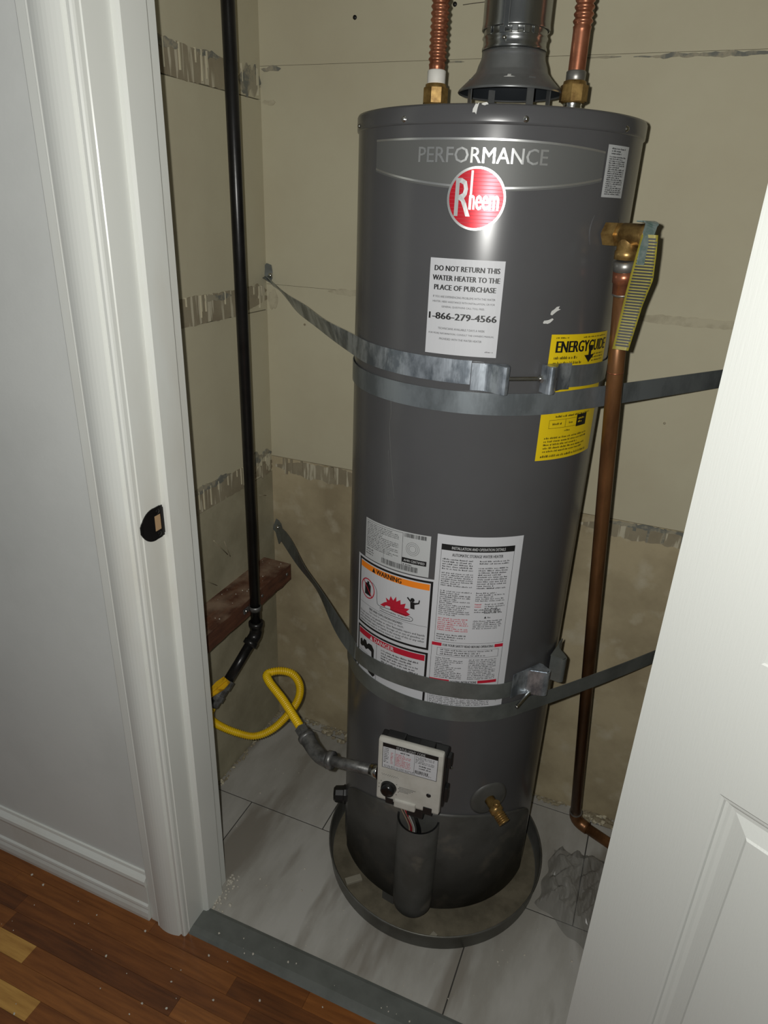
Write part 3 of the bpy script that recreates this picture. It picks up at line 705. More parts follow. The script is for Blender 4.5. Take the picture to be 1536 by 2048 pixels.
px_, py_ = 0.775*w_, b0+0.089
lb.ringp('burning_figure',M_ink,px_,py_+0.008,0.0002,0.004,4,14)
for q in ([(-0.004,0.004),(0.004,0.004),(0.005,-0.010),(-0.003,-0.010)],[(-0.004,0.003),(-0.011,0.010),(-0.009,0.012),(-0.002,0.005)],[(0.004,0.003),(0.011,0.005),(0.012,0.011),(0.014,0.010),(0.013,0.003),(0.004,-0.001)]):
    lb.poly('burning_figure',M_ink,[(px_+a,py_+c) for a,c in q],4,True)
lb.text('lettering',M_ink,'Flammable Vapors',0.40*w_,b0+0.0545,0.76*w_,b0+0.0590,3,bold=0.0001)
lb.rect('rule',M_ink,0.065*w_,b0+0.0475,0.935*w_,b0+0.0480)
lb.text('lettering',M_ink,'FIRE AND EXPLOSION HAZARD',0.24*w_,b0+0.0405,0.68*w_,b0+0.0450,3,bold=0.00015)
lb.text('lettering',M_ink,'Can result in serious injury or death.',0.24*w_,b0+0.0330,0.70*w_,b0+0.0385,3)
for i, t in enumerate(('Do not store or use gasoline or other flammable vapors and liquids','in the vicinity of this appliance. Storage of or use of gasoline or','other flammable vapors or liquids in the vicinity of this or any other','appliance may result in serious injury or death.')):
    lb.text('lettering',M_ink,t,0.08*w_,b0+0.0260-0.0064*i,(0.92 if i < 3 else 0.68)*w_,b0+0.0312-0.0064*i,3,bold=0.00008)
d0, d1 = V(0.578), V(0.692)
lb.frame_('black_frame',M_ink,0.035*w_,d0-0.006,0.965*w_,d1,0.0042)
lb.rect('red_bar',M_red,0.065*w_,d1-0.0185,0.935*w_,d1-0.0060)
lb.text('white_print',M_inkwhite,'DANGER',0.335*w_,d1-0.0168,0.60*w_,d1-0.0078,3,bold=0.0002)
lb.poly('white_print',M_inkwhite,[(0.265*w_,d1-0.0168),(0.315*w_,d1-0.0168),(0.29*w_,d1-0.0078)],3)
lb.rect('rule',M_ink,0.37*w_,d0-0.002,0.374*w_,d1-0.0185)
# tap and scalded hand pictogram
for q in ([(0.09,0.070),(0.09,0.082),(0.12,0.086),(0.14,0.080),(0.16,0.088),(0.20,0.088),(0.22,0.081),(0.25,0.086),(0.30,0.086),(0.335,0.078),(0.335,0.060),(0.300,0.060),(0.295,0.071),(0.24,0.073),(0.20,0.068),(0.16,0.072),(0.12,0.068)],
          [(0.20,0.030),(0.235,0.045),(0.30,0.050),(0.345,0.040),(0.36,0.022),(0.33,0.016),(0.26,0.020)]):
    lb.poly('tap_and_hand',M_ink,[(a*w_,d0+c) for a,c in q],2,True)
for k in range(4): lb.poly('tap_and_hand',M_ink,[((0.175+0.028*k)*w_,d0+0.036+0.004*k),((0.190+0.028*k)*w_,d0+0.033+0.004*k),((0.235+0.02*k)*w_,d0+0.042),((0.222+0.02*k)*w_,d0+0.046)],2,True)
for k in range(3): lb.poly('tap_and_hand',M_ink,[((0.302+0.012*k)*w_,d0+0.058),((0.306+0.012*k)*w_,d0+0.058),((0.300+0.012*k)*w_,d0+0.049),((0.296+0.012*k)*w_,d0+0.049)],2,True)
lb.rect('rule',M_ink,0.07*w_,d0+0.060,0.24*w_,d0+0.0606,2); lb.rect('rule',M_ink,0.07*w_,d0+0.052,0.20*w_,d0+0.0526,2)
lb.fine('fine_print',M_ink,0.44*w_,d0+0.030,0.91*w_,d0+0.091,10,31)
lb.rect('orange_bar',M_orange,0.065*w_,0.004,0.935*w_,0.013)
lb.done()
# hazard sheet strip showing between the straps has its text line in the same sheet; large instruction sheet
w_, h_ = wid(-85.4,-47.4), 0.349
lb = Label('instruction_label', cmap(-85.4,0.588,0.008), w_, h_, M_label, label='large white instruction sheet with black heading and red section bars')
fr = 0.0005
lb.frame_('rule',M_ink,0.055*w_,0.405*h_,0.905*w_,0.945*h_,fr)
lb.rect('black_bar',M_ink,0.055*w_,0.921*h_,0.905*w_,0.952*h_)
lb.text('white_print',M_inkwhite,'INSTALLATION AND OPERATION DETAILS',0.175*w_,0.9290*h_,0.79*w_,0.9440*h_,3,bold=0.0001)
lb.text('lettering',M_ink,'AUTOMATIC STORAGE WATER HEATER',0.185*w_,0.8920*h_,0.77*w_,0.9080*h_,3,bold=0.00012)
for (a, c, e, g, nl, sd) in ((0.08,0.815,0.46,0.880,5,40),(0.08,0.725,0.47,0.805,7,41),(0.08,0.560,0.47,0.705,13,42),(0.08,0.415,0.45,0.455,3,43),(0.505,0.855,0.88,0.880,2,44),(0.50,0.720,0.88,0.842,10,45),(0.50,0.650,0.88,0.705,5,46),(0.62,0.580,0.88,0.642,5,47),(0.50,0.585,0.85,0.61,2,48),(0.50,0.490,0.88,0.545,5,49)):
    lb.fine('fine_print',M_ink,a*w_,c*h_,e*w_,g*h_,nl,sd)
lb.fine('red_print',M_red,0.08*w_,0.470*h_,0.47*w_,0.550*h_,7,50); lb.fine('red_print',M_red,0.50*w_,0.615*h_,0.59*w_,0.642*h_,2,51)
lb.poly('lettering',M_ink,[(0.625*w_,0.555*h_),(0.655*w_,0.555*h_),(0.64*w_,0.568*h_)],2); lb.fine('fine_print',M_ink,0.67*w_,0.552*h_,0.76*w_,0.567*h_,1,52)
lb.rect('red_bar',M_red,0.03*w_,0.378*h_,0.15*w_,0.397*h_); lb.rect('red_bar',M_red,0.80*w_,0.378*h_,0.91*w_,0.397*h_)
lb.text('lettering',M_ink,'FOR YOUR SAFETY READ BEFORE OPERATING',0.165*w_,0.381*h_,0.785*w_,0.395*h_,3,bold=0.00016)
lb.frame_('rule',M_ink,0.10*w_,0.320*h_,0.86*w_,0.368*h_,fr); lb.fine('fine_print',M_ink,0.14*w_,0.325*h_,0.83*w_,0.365*h_,3,53)
lb.fine('fine_print',M_ink,0.09*w_,0.182*h_,0.45*w_,0.312*h_,12,54); lb.fine('fine_print',M_ink,0.50*w_,0.182*h_,0.87*w_,0.312*h_,12,55)
lb.rect('red_bar',M_red,0.03*w_,0.158*h_,0.28*w_,0.176*h_); lb.rect('red_bar',M_red,0.635*w_,0.158*h_,0.88*w_,0.176*h_)
lb.text('lettering',M_ink,'LIGHTING INSTRUCTIONS',0.295*w_,0.160*h_,0.62*w_,0.174*h_,3,bold=0.00016)
lb.fine('fine_print',M_ink,0.05*w_,0.012*h_,0.87*w_,0.150*h_,13,56)
lb.rect('rule',M_ink,0.03*w_,0.005*h_,0.034*w_,0.378*h_); lb.rect('rule',M_ink,0.905*w_,0.03*h_,0.909*w_,0.378*h_)
lb.done()
# chips and runs on the enamel
def chip(az, z, sz, seed, ang=0, off=0.0009):
    rnd = random.Random(seed); n = 11; pts = []
    for k in range(n):
        a = 2*PI*k/n; r = sz*rnd.uniform(0.5,1.2); u = r*math.cos(a)*1.6; v = r*math.sin(a)*0.7
        pts.append(cyl(az+math.degrees((u*math.cos(ang)-v*math.sin(ang))/RH), z+u*math.sin(ang)+v*math.cos(ang), off))
    MB().add(pts, [tuple(range(n))]).build('paint_chip', M_chip, H)
chip(-46.9,1.2965,0.006,1,0.5); chip(-49.5,1.2818,0.005,2,0.3); chip(-83.7,1.5425,0.005,3,1.3,0.0034); chip(-80.5,1.5485,0.003,4,0,0.0034)
for pts, r in (([(-112.0,1.1440),(-111.6,1.12),(-112.2,1.10),(-110.6,1.05),(-109.6,1.02),(-108.6,1.0),(-107.5,0.975)],0.0005),([(-112.3,1.06),(-111.6,1.03),(-111.9,1.0),(-111.2,0.968)],0.0003)):
    MB().tube(catmull([cyl(a,z,0.0002) for a,z in pts],4), r, 6).build('paint_run', M_band, H)

# ---- draft hood on the top
HC = Vector((0.0125,0.0,0.0)); HM = Matrix.Translation(HC)
hood = MB().lathe([(0.0785,1.5860),(0.0795,1.5872),(0.0780,1.5900),(0.0560,1.6105),(0.0535,1.6150),(0.0515,1.6220),(0.0480,1.6300),(0.0472,1.6340),(0.0472,1.6400),(0.0462,1.6400),(0.0462,1.6330),(0.0505,1.6215),(0.0525,1.6150),(0.0770,1.5890),(0.0785,1.5860)], HM, 72).build('draft_hood', M_hood, H)
MB().lathe([(0.0764,1.5880),(0.0518,1.6140),(0.0495,1.6215),(0.0455,1.6330),(0.0455,1.6400),(0.0448,1.6400)], HM, 72).build('hood_lining', M_soot, hood)
for a in (-140,-50,40,130):
    c = HC+Vector((0.066*math.cos(rad(a)),0.066*math.sin(rad(a)),0))
    mt_ = Matrix.Translation(c)@Matrix.Rotation(rad(a),4,'Z')
    MB().box((-0.0008,-0.0055,ZT-0.001),(0.0008,0.0055,1.602),0,mt_).box((-0.0008,-0.0055,ZT),(0.012,0.0055,ZT+0.0015),0,mt_).build('hood_leg', M_hood, hood)
MB().lathe([(0.040,ZT-0.001),(0.040,ZT+0.006),(0.038,ZT+0.006),(0.038,ZT-0.001)], HM, 48).build('flue_collar', M_blackpipe, hood)
mb = MB()
for q in ([(-0.008,0),(0.009,0.001),(0.005,0.003),(0.002,0.004),(0.0025,0.011),(-0.0025,0.011),(-0.003,0.003),(-0.007,0.002)],):
    # paint splash lying on the cone
    pts = []
    for u, v in q:
        t = (0.022-v*1.5)/0.0205*0.8; r = 0.0560+(0.0780-0.0560)*max(0,min(1,0.25+t*0.3))+0.0006; z = 1.6105-(1.6105-1.5900)*max(0,min(1,0.25+t*0.3))
        a = rad(-79)+u/r; pts.append(HC+Vector((r*math.cos(a), r*math.sin(a), z)))
    mb.add(pts, [tuple(range(len(pts)))])
mb.build('paint_splash', M_chip, hood)

# ---- gas control valve
AZV = rad(-86); VO = Vector((math.cos(AZV), math.sin(AZV), 0)); VT = Vector((-math.sin(AZV), math.cos(AZV), 0))
VC = Vector((0.0205, -0.289, 0.472))-VO*0.0  # centre of the front face
VM = Matrix.Identity(4)
for i in range(3): VM[i][0]=VT[i]; VM[i][1]=VO[i]; VM[i][2]=(0,0,1)[i]; VM[i][3]=VC[i]
gv = MB().box((-0.0625,-0.013,-0.073),(0.0605,0.0,0.073),0.005,VM).build('gas_control', M_plate, H, label='pale grey gas control box with black knob')
for p in gv.data.polygons: p.use_smooth = False
MB().box((-0.0640,-0.040,-0.062),(0.0640,-0.011,0.062),0.003,VM).box((-0.040,-0.075,-0.05),(0.040,-0.038,0.030),0,VM).box((-0.050,-0.028,0.058),(-0.016,-0.012,0.075),0.002,VM).box((0.010,-0.028,0.058),(0.040,-0.012,0.073),0.002,VM).box((0.060,-0.032,0.030),(0.071,-0.016,0.056),0.002,VM).box((0.060,-0.032,-0.052),(0.070,-0.016,-0.018),0.002,VM).build('backing_body', M_black, gv)
MB().lathe([(0.0001,0.014),(0.009,0.0138),(0.0125,0.012),(0.0145,0.004),(0.0155,0.0)], VM@frame((-0.038,0.0,-0.038),(0,1,0)), 28).box((-0.0395,0.0,-0.052),(-0.0365,0.0155,-0.024),0.001,VM).build('knob', M_knob, gv)
def vmap(u, v, off): return VM @ Vector((u, 0.0004+off, v))
pl = Label('status_label', lambda u,v,off: vmap(-0.053+u, 0.009+v, off), 0.104, 0.058, M_label, parent=gv, step=0.2)
Lk = {}
def vrect(nm, m, u0,v0,u1,v1,off):
    mb = Lk.setdefault((nm,m.name),(MB(),m))[0]; mb.add([vmap(-0.052+u,v,off) for u,v in ((u0,v0),(u1,v0),(u1,v1),(u0,v1))],[(0,1,2,3)])
pl.frame_('rule',M_ink,0,0,0.104,0.058,0.0009); pl.rect('rule',M_ink,0.0009,0.0490,0.1031,0.0571)
pl.text('white_print',M_inkwhite,'STATUS LIGHT CODE',0.026,0.0503,0.080,0.0560,3,bold=0.0001)
pl.fine('fine_print',M_ink,0.003,0.012,0.014,0.048,9,60,dens=1.0); pl.fine('red_print',M_red,0.016,0.012,0.022,0.040,8,61); pl.fine('red_print',M_red,0.025,0.010,0.056,0.040,9,62)
pl.fine('fine_print',M_ink,0.034,0.041,0.052,0.047,1,66,dens=1.2); pl.rect('rule',M_ink,0.0235,0.009,0.0239,0.049); pl.rect('rule',M_ink,0.0605,0.006,0.0610,0.049); pl.fine('fine_print',M_ink,0.063,0.030,0.101,0.047,5,63); pl.fine('fine_print',M_ink,0.070,0.017,0.095,0.028,2,64); pl.bars('fine_print',M_ink,0.063,0.007,0.088,0.0135,6); pl.fine('fine_print',M_ink,0.004,0.002,0.100,0.0075,2,65)
# (status label objects go under the valve part's label as print joined to it)
for nm, m_, mb, st_ in pl.layers:
    o2 = mb.build(nm, m_, gv)
    if st_: o2['kind'] = 'stuff'
mb = MB(); rnd = random.Random(3)
for k in range(11):
    a = rad(-220+26*k); r = 0.0195; c = (-0.038+r*math.cos(a), -0.038+r*math.sin(a)); mb.add([vmap(c[0]+dx,c[1]+dz,0.0003) for dx,dz in ((-0.0011,-0.0007),(0.0011,-0.0007),(0.0011,0.0007),(-0.0011,0.0007))],[(0,1,2,3)])
for row_ in range(4):
    for k in range(14-2*row_):
        u = -0.018+k*0.0023; v = -0.030-row_*0.0034; mb.add([vmap(u+dx,v+dz,0.0003) for dx,dz in ((0,0),(0.0016,0),(0.0016,0.0014),(0,0.0014))],[(0,1,2,3)])
for k in range(16):
    u = -0.053+k*0.0021; v = -0.0075-(0.0022 if k % 2 else 0); mb.add([vmap(u+dx,v+dz,0.0003) for dx,dz in ((0,0),(0.0015,0),(0.0015,0.001),(0,0.001))],[(0,1,2,3)])
mb.build('scale_marks', M_ingrey, gv)['kind'] = 'stuff'
MB().lathe([(0.0001,0.0012),(0.0040,0.0010),(0.0046,0.0)], VM@frame((0.0385,0.0,-0.030),(0,1,0)), 16).build('status_window', M_black, gv)
MB().box((-0.026,-0.030,-0.079),(0.016,0.004,-0.060),0.003,VM).build('latch_tab', M_plate, gv)
MB().box((-0.043,-0.022,-0.0765),(-0.028,0.0015,-0.064),0.001,VM).build('clip_slot', M_black, gv)
MB().box((0.030,-0.022,-0.0765),(0.047,0.0015,-0.060),0.001,VM).build('clip_slot', M_black, gv)
for az, z in ((-69.3,0.443),(-69.8,0.390),(-84.5,0.483)):
    MB().lathe([(0.0001,0.003),(0.0022,0.0025),(0.0028,-0.0005)], frame(cyl(az,z),(math.cos(rad(az)),math.sin(rad(az)),0)), 10).build('screw', M_zinc, H)
# half-round cover below the valve
AZC = rad(-84); CO = Vector((math.cos(AZC), math.sin(AZC), 0)); CC = CO*0.2165
mb = MB(); seg = 28; rc = 0.0425; zz = [(0.300,1.0),(0.2985,1.02),(0.070,1.0),(0.055,0.965),(0.047,0.86),(0.0435,0.60),(0.0425,0.05)]
vs = []
for z, k in zz:
    for i in range(seg+1):
        a = AZC-PI/2-0.12+(PI+0.24)*i/seg; vs.append(CC+Vector((rc*k*math.cos(a), rc*k*math.sin(a), z)))
fs = [(j*(seg+1)+i, j*(seg+1)+i+1, (j+1)*(seg+1)+i+1, (j+1)*(seg+1)+i) for j in range(len(zz)-1) for i in range(seg)]
mb.add(vs, fs, True)
cov = mb.build('burner_cover', M_jacketlow, H, label='half round grey cover below the gas control')
vs = []
for i in range(seg+1):
    a = AZC-PI/2-0.12+(PI+0.24)*i/seg
    for r, z in ((rc+0.0008,0.3005),(rc-0.003,0.3005),(rc-0.003,0.260),(0.002,0.258)): vs.append(CC+Vector((r*math.cos(a), r*math.sin(a), z)))
MB().add(vs, [(i*4+k,(i+1)*4+k,(i+1)*4+k+1,i*4+k+1) for i in range(seg) for k in range(3)], True).build('cover_rim', M_black, cov)
for k, (mm, dx) in enumerate(((M_wirecol,-0.018),(M_red,-0.013),(M_wirecol,-0.009),(M_inkwhite,-0.005),(M_black,0.004),(M_black,0.010))):
    p0 = VC+VT*(dx*1.0-0.002)-VO*0.020+Vector((0,0,-0.075)); p1 = CC+CO*0.018+VT*(dx*0.8)+Vector((0,0,0.265))
    MB().tube(catmull([p0, p0+Vector((0,0,-0.02))+VT*0.004*math.sin(k*2), p1+Vector((0,0,0.03))+VO*0.004, p1],6), 0.0022 if k > 3 else 0.0014, 8).build('wire', mm, gv)
MB().box((-0.004,-0.036,-0.108),(0.028,-0.012,-0.074),0.003,VM).build('wire_plug', M_black, gv)
# drain valve
AZD = rad(-47); DO = Vector((math.cos(AZD), math.sin(AZD), 0)); DTt = Vector((-math.sin(AZD), math.cos(AZD), 0))
dv = MB().lathe([(0.012,0.006),(0.018,0.0055),(0.034,0.003),(0.040,0.0005),(0.0405,-0.002)], frame(DO*(RH-0.0008)+Vector((0,0,0.352)),DO), 36).build('drain_escutcheon', M_jacketlow, H)
d1_ = (DO*0.86+Vector((0,0,-0.42))+DTt*0.22).normalized(); p0 = DO*RH+Vector((0,0,0.352))
dvv = MB().tube([p0-d1_*0.005, p0+d1_*0.018, p0+d1_*0.0182, p0+d1_*0.030, p0+d1_*0.0302, p0+d1_*0.052], [0.0105,0.0105,0.0135,0.0135,0.011,0.011], 20).build('drain_valve', M_brass, H, label='small brass drain valve near the base')
for t in (0.036,0.040,0.044,0.048,0.052): MB().tube([p0+d1_*(t-0.0012), p0+d1_*t, p0+d1_*(t+0.0012)], [0.0110,0.0125,0.0110], 20).build('hose_thread', M_brass, dvv)
MB().tube([p0+d1_*0.024+Vector((0,0,0.008)), p0+d1_*0.024+Vector((0,0,0.020))], [0.007,0.006], 14).build('valve_stem', M_brass, dvv)
# plug on the left side of the jacket
AZP = rad(-158); PO = Vector((math.cos(AZP), math.sin(AZP), 0)); pp = PO*RH+Vector((0,0,0.135))
MB().lathe([(0.0001,0.030),(0.014,0.029),(0.017,0.026),(0.019,0.024),(0.020,0.006),(0.022,0.004),(0.022,-0.004)], frame(pp,PO), 10, smooth=False).build('side_plug', M_black, H)
# hot and cold nipples
for x in (-0.1035, 0.1085):
    prof = [(0.0145,ZT-0.002)]
    for k in range(6): prof += [(0.0132,ZT+0.004+k*0.0034),(0.0142,ZT+0.0057+k*0.0034)]
    prof += [(0.0128,ZT+0.030),(0.010,ZT+0.030)]
    MB().lathe(prof, Matrix.Translation((x,0,0)), 24).build('threaded_nipple', M_zinc if x > 0 else M_ptfe, H)

# ---- T&P relief valve (part of the heater)
AZT = rad(-26); TO = Vector((math.cos(AZT), math.sin(AZT), 0)); TT = Vector((-math.sin(AZT), math.cos(AZT), 0)); ZTP = 1.4005
tm = frame(Vector((0,0,ZTP)), TO)
mb = MB(); mb.lathe([(0.0135,0.245),(0.0155,0.246),(0.0155,0.276),(0.0165,0.277),(0.0165,0.283),(0.0135,0.287),(0.0001,0.288)], tm, 24)
mb.prism(hexpoly(0.0172), 0.2200, 0.2390, tm); mb.lathe([(0.0115,0.2168),(0.0115,0.2460)], tm, 20)
mb.lathe([(0.0135,0.0),(0.0145,-0.006),(0.0150,-0.020),(0.0165,-0.021),(0.0165,-0.032),(0.012,-0.033)], Matrix.Translation(TO*0.2555+Vector((0,0,ZTP))), 24)
rv = mb.build('relief_valve', M_brass, H, label='brass relief valve on the right side near the top')
mb = MB(); pth = [TO*0.268+Vector((0,0,ZTP+0.0180)), TO*0.280+Vector((0,0,ZTP+0.0185)), TO*0.288-TT*0.006+Vector((0,0,ZTP+0.0150)), TO*0.2905-TT*0.014+Vector((0,0,ZTP+0.002)), TO*0.2910-TT*0.020+Vector((0,0,ZTP-0.015)), TO*0.2915-TT*0.022+Vector((0,0,ZTP-0.036))]
mb.ribbon(catmull(pth,4), [TT+TO*0.35]*21, [0.022]*8+[0.018]*5+[0.012]*8, 0.0016).build('lever', M_patina, rv)
MB().lathe([(0.0001,0.0035),(0.006,0.003),(0.007,0.0)], frame(TO*0.2880+Vector((0,0,ZTP+0.004)),TO), 14).build('lever_pin', M_patina, rv)
ring_mb = MB().lathe([(RH*0+0.0355,0.0012),(0.0375,0.0010),(0.0385,-0.002)], frame(TO*(RH-0.0034)+Vector((0,0,ZTP+0.004)),TO), 40)
ring_mb.build('plug_ring', M_jacket, H)

# ================================================================ THINGS AROUND THE HEATER
# vent pipe
vt = empty('vent_pipe', (HC.x, HC.y, 1.64), 'shiny galvanised vent pipe rising from the draft hood', 'vent pipe')
MB().lathe([(0.0450,1.6405),(0.0478,1.6408),(0.0480,1.6440),(0.0466,1.6470),(0.0466,1.6540),(0.0482,1.6560),(0.0482,1.6580),(0.0466,1.6600),(0.0466,1.6655),(0.0480,1.6685)], HM, 64).build('lower_collar', M_vent, vt)
MB().lathe([(0.0478,1.6660),(0.0500,1.6665),(0.0502,1.6690),(0.0494,1.6740),(0.0496,1.78),(0.0496,2.40)], HM, 64).build('pipe', M_vent, vt)
for a in (-128,-100,-78,-58,-40):
    c = HC+Vector((0.0484*math.cos(rad(a)),0.0484*math.sin(rad(a)),0)); mt_ = Matrix.Translation(c)@Matrix.Rotation(rad(a),4,'Z')
    MB().box((-0.001,-0.0045,1.6575),(0.0012,0.0045,1.6665),0.0008,mt_).build('crimp_tab', M_vent, vt)
MB().box((0.0493,-0.0040,1.6640),(0.0515,0.0040,1.80),0.0006,Matrix.Translation(HC)@Matrix.Rotation(rad(-93),4,'Z')).build('seam', M_vent, vt)
MB().lathe([(0.0001,0.004),(0.0025,0.0035),(0.0032,0.0)], frame(HC+Vector((0.0468*math.cos(rad(-95)),0.0468*math.sin(rad(-95)),1.651)),(math.cos(rad(-95)),math.sin(rad(-95)),0)), 10).build('screw', M_zinc, vt)
# copper water connectors
def connector(x, label, plain_to, white):
    t = empty('water_connector', (x,0,ZT+0.02), label, 'water connector', 'copper water connectors on the heater top')
    xx = x
    mb = MB(); mb.lathe([(0.0155,ZT+0.024),(0.0175,ZT+0.025),(0.0175,ZT+0.027)], Matrix.Translation((xx,0,0)), 24)
    mb.prism(hexpoly(0.0205,8), ZT+0.026, ZT+0.047, Matrix.Translation((xx,0,0))); mb.lathe([(0.0175,ZT+0.046),(0.0165,ZT+0.052),(0.0125,ZT+0.054)], Matrix.Translation((xx,0,0)), 24)
    mb.build('union_nut', M_brass, t)
    MB().lathe([(0.0120,ZT+0.050),(0.0142,ZT+0.052),(0.0145,ZT+0.064 if not white else ZT+0.070),(0.0120,ZT+0.066 if not white else ZT+0.072)], Matrix.Translation((xx,0,0)), 20).build('tape_collar', M_ptfe if white else M_solder, t)
    pts = []; rs = []; z = ZT+0.055
    while z < 2.3:
        lean = 0.0
        r = 0.0125
        if z > plain_to: r = 0.0130+0.0014*math.sin(2*PI*(z-plain_to)/0.0085)
        pts.append((xx,0,z)); rs.append(r); z += 0.0017 if z > plain_to and z < 1.80 else 0.004
        if z > 1.80: pass
    MB().tube(pts, rs, 20).build('corrugated_tube', M_copper, t)
    return t
connector(-0.1075, 'corrugated copper connector with white thread tape, left of the vent pipe', ZT+0.075, True)
connector(0.1085, 'copper connector with plain lower end and corrugated top, right of the vent pipe', ZT+0.115, False)

# T&P discharge pipe, leaning back toward the wall
dp = empty('discharge_pipe', (0.3166,0.145,0.0), 'tall tarnished copper discharge pipe leaning beside the heater', 'copper pipe')
T0 = TO*0.2555+Vector((0,0,ZTP-0.033)); E0 = Vector((0.3166,0.145,0.060)); dl = (E0-T0).normalized()
MB().tube([T0, T0+dl*0.002, T0+dl*0.014, T0+dl*0.0145], [0.012,0.0160,0.0160,0.0145], 22).build('threaded_adapter', M_solder, dp)
MB().tube([T0+dl*0.0142, T0+dl*0.030, T0+dl*0.0305, T0+dl*0.046, T0+dl*0.0475], [0.0158,0.0158,0.0146,0.0146,0.0130], 22).build('copper_adapter', M_copper, dp)
MB().tube([T0+dl*0.0455, T0+dl*0.047, T0+dl*0.0495], [0.0148,0.0150,0.0130], 22).build('solder_ring', M_solder, dp)
MB().tube([T0+dl*0.04, T0+dl*0.18, E0-dl*0.012], 0.0126, 22).build('pipe', M_coppertp, dp)
for t in (0.165,): MB().tube([T0+dl*t, T0+dl*(t+0.0015)], 0.0129, 22).build('score_line', M_copper, dp)
H1 = Vector((0.56,0.06,0.045)); hd = (H1-E0).normalized()
el = [E0-dl*0.034, E0-dl*0.026]+[ (E0-dl*0.026).lerp(E0,t).lerp(E0.lerp(E0+hd*0.026,t),t) for t in (0.2,0.4,0.6,0.8)]+[E0+hd*0.026, E0+hd*0.034]
MB().tube(el, 0.0146, 20).build('elbow', M_coppertp, dp)
MB().tube([E0+hd*0.02, H1], 0.0126, 20).build('outlet_run', M_coppertp, dp)
MB().tube([E0-dl*0.036, E0-dl*0.033], 0.0152, 20).build('solder_ring', M_solder, dp)

# yellow tag hung on the relief valve lever
TY = -0.136
tg = empty('warning_tag', (0.250,TY,1.25), 'long yellow plastic warning tag hanging from the brass relief valve', 'warning tag')
outl = [(0.2460,1.4030),(0.2690,1.4030),(0.2700,1.3812),(0.2731,1.3459),(0.2640,1.3119),(0.2566,1.2531),(0.2338,1.2478),(0.2375,1.3233),(0.2437,1.3635)]
def tagy(x, z): return TY+0.004*math.sin((z-1.25)*30)-0.10*(x-0.25)
def lr(z):
    Lp = [(1.2478,0.2338),(1.3233,0.2385),(1.3635,0.2425),(1.403,0.2468)]; Rp = [(1.2478,0.2566),(1.3119,0.2645),(1.3459,0.2720),(1.3812,0.2702),(1.403,0.268)]
    def ip(P):
        for (a,x0),(b_,x1) in zip(P,P[1:]):
            if z <= b_+1e-6: return x0+(x1-x0)*(z-a)/(b_-a)
        return P[-1][1]
    return ip(Lp), ip(Rp)
vs = []; nz = 40
for i in range(nz+1):
    z = 1.2478+0.1552*i/nz; l, r = lr(z)
    for k in range(5):
        x = l+(r-l)*k/4
        vs.append((x, tagy(x,z)+0.0004, z)); vs.append((x, tagy(x,z)-0.0004, z))
fs = []
for i in range(nz):
    for k in range(4):
        a = (i*5+k)*2; b_ = ((i+1)*5+k)*2; fs += [(a,a+2,b_+2,b_),(a+1,b_+1,b_+3,a+3)]
    for k in (0,4): a = (i*5+k)*2; b_ = ((i+1)*5+k)*2; fs.append((a,b_,b_+1,a+1))
MB().add(vs, fs, True).build('tag_sheet', M_tag, tg)
mb = MB(); rnd = random.Random(8)
for i in range(37):
    z = 1.2525+i*0.0040; l, r = lr(z); l += 0.0030; r -= 0.0006+rnd.uniform(0,0.002)
    q = []
    for k in range(5):
        x = l+(r-l)*k/4; q += [(x, tagy(x,z)-0.0008, z), (x, tagy(x,z+0.0024)-0.0008, z+0.0024)]
    mb.add(q, [(2*k,2*k+2,2*k+3,2*k+1) for k in range(4)])
mb.build('printed_lines', M_ink, tg)['kind'] = 'stuff'

# straps -----------------------------------------------------------
def arc(az0, az1, zf, off, n=40): return [cyl(az0+(az1-az0)*i/n, zf(i/n), off) for i in range(n+1)]
def bracket(mb_az, z, out, wz=0.044):
    """U-shaped tension bracket folded from sheet at azimuth"""
    a = rad(mb_az); O = Vector((math.cos(a),math.sin(a),0)); T = Vector((-math.sin(a),math.cos(a),0)); return O, T
US = empty('strap_kit', (0,0,1.16), 'upper pair of galvanised steel restraint straps around the heater, below the notice sticker', 'strap')
A0 = Vector((-0.570,0.240,1.256)); tz0 = cyl(-134,1.2075,0.0022)
pts = []; ups = []; wds = []
nseg = 26
for i in range(nseg+1):
    t = i/nseg; p = A0.lerp(tz0,t)+Vector((0.0,-0.0,-0.010*math.sin(PI*t)+0.0025*math.sin(t*15)*(1-t))); pts.append(p)
    tw = -rad(45*(1-t)**0.8*(0.85+0.22*math.sin(t*11)))
    side = Vector((0.68,0.73,0)); u = Vector((0,0,1))*math.cos(tw)+side*math.sin(tw); ups.append(u); wds.append(0.030+0.005*min(1,t*2))
ar = arc(-133,-77.5,lambda t:1.2075-0.002*t,0.0022,26)
pts += ar; ups += [Vector((0,0,1))]*len(ar); wds += [0.035]*len(ar)
MB().ribbon(pts, ups, wds, 0.0012).build('left_band', M_strap, US)
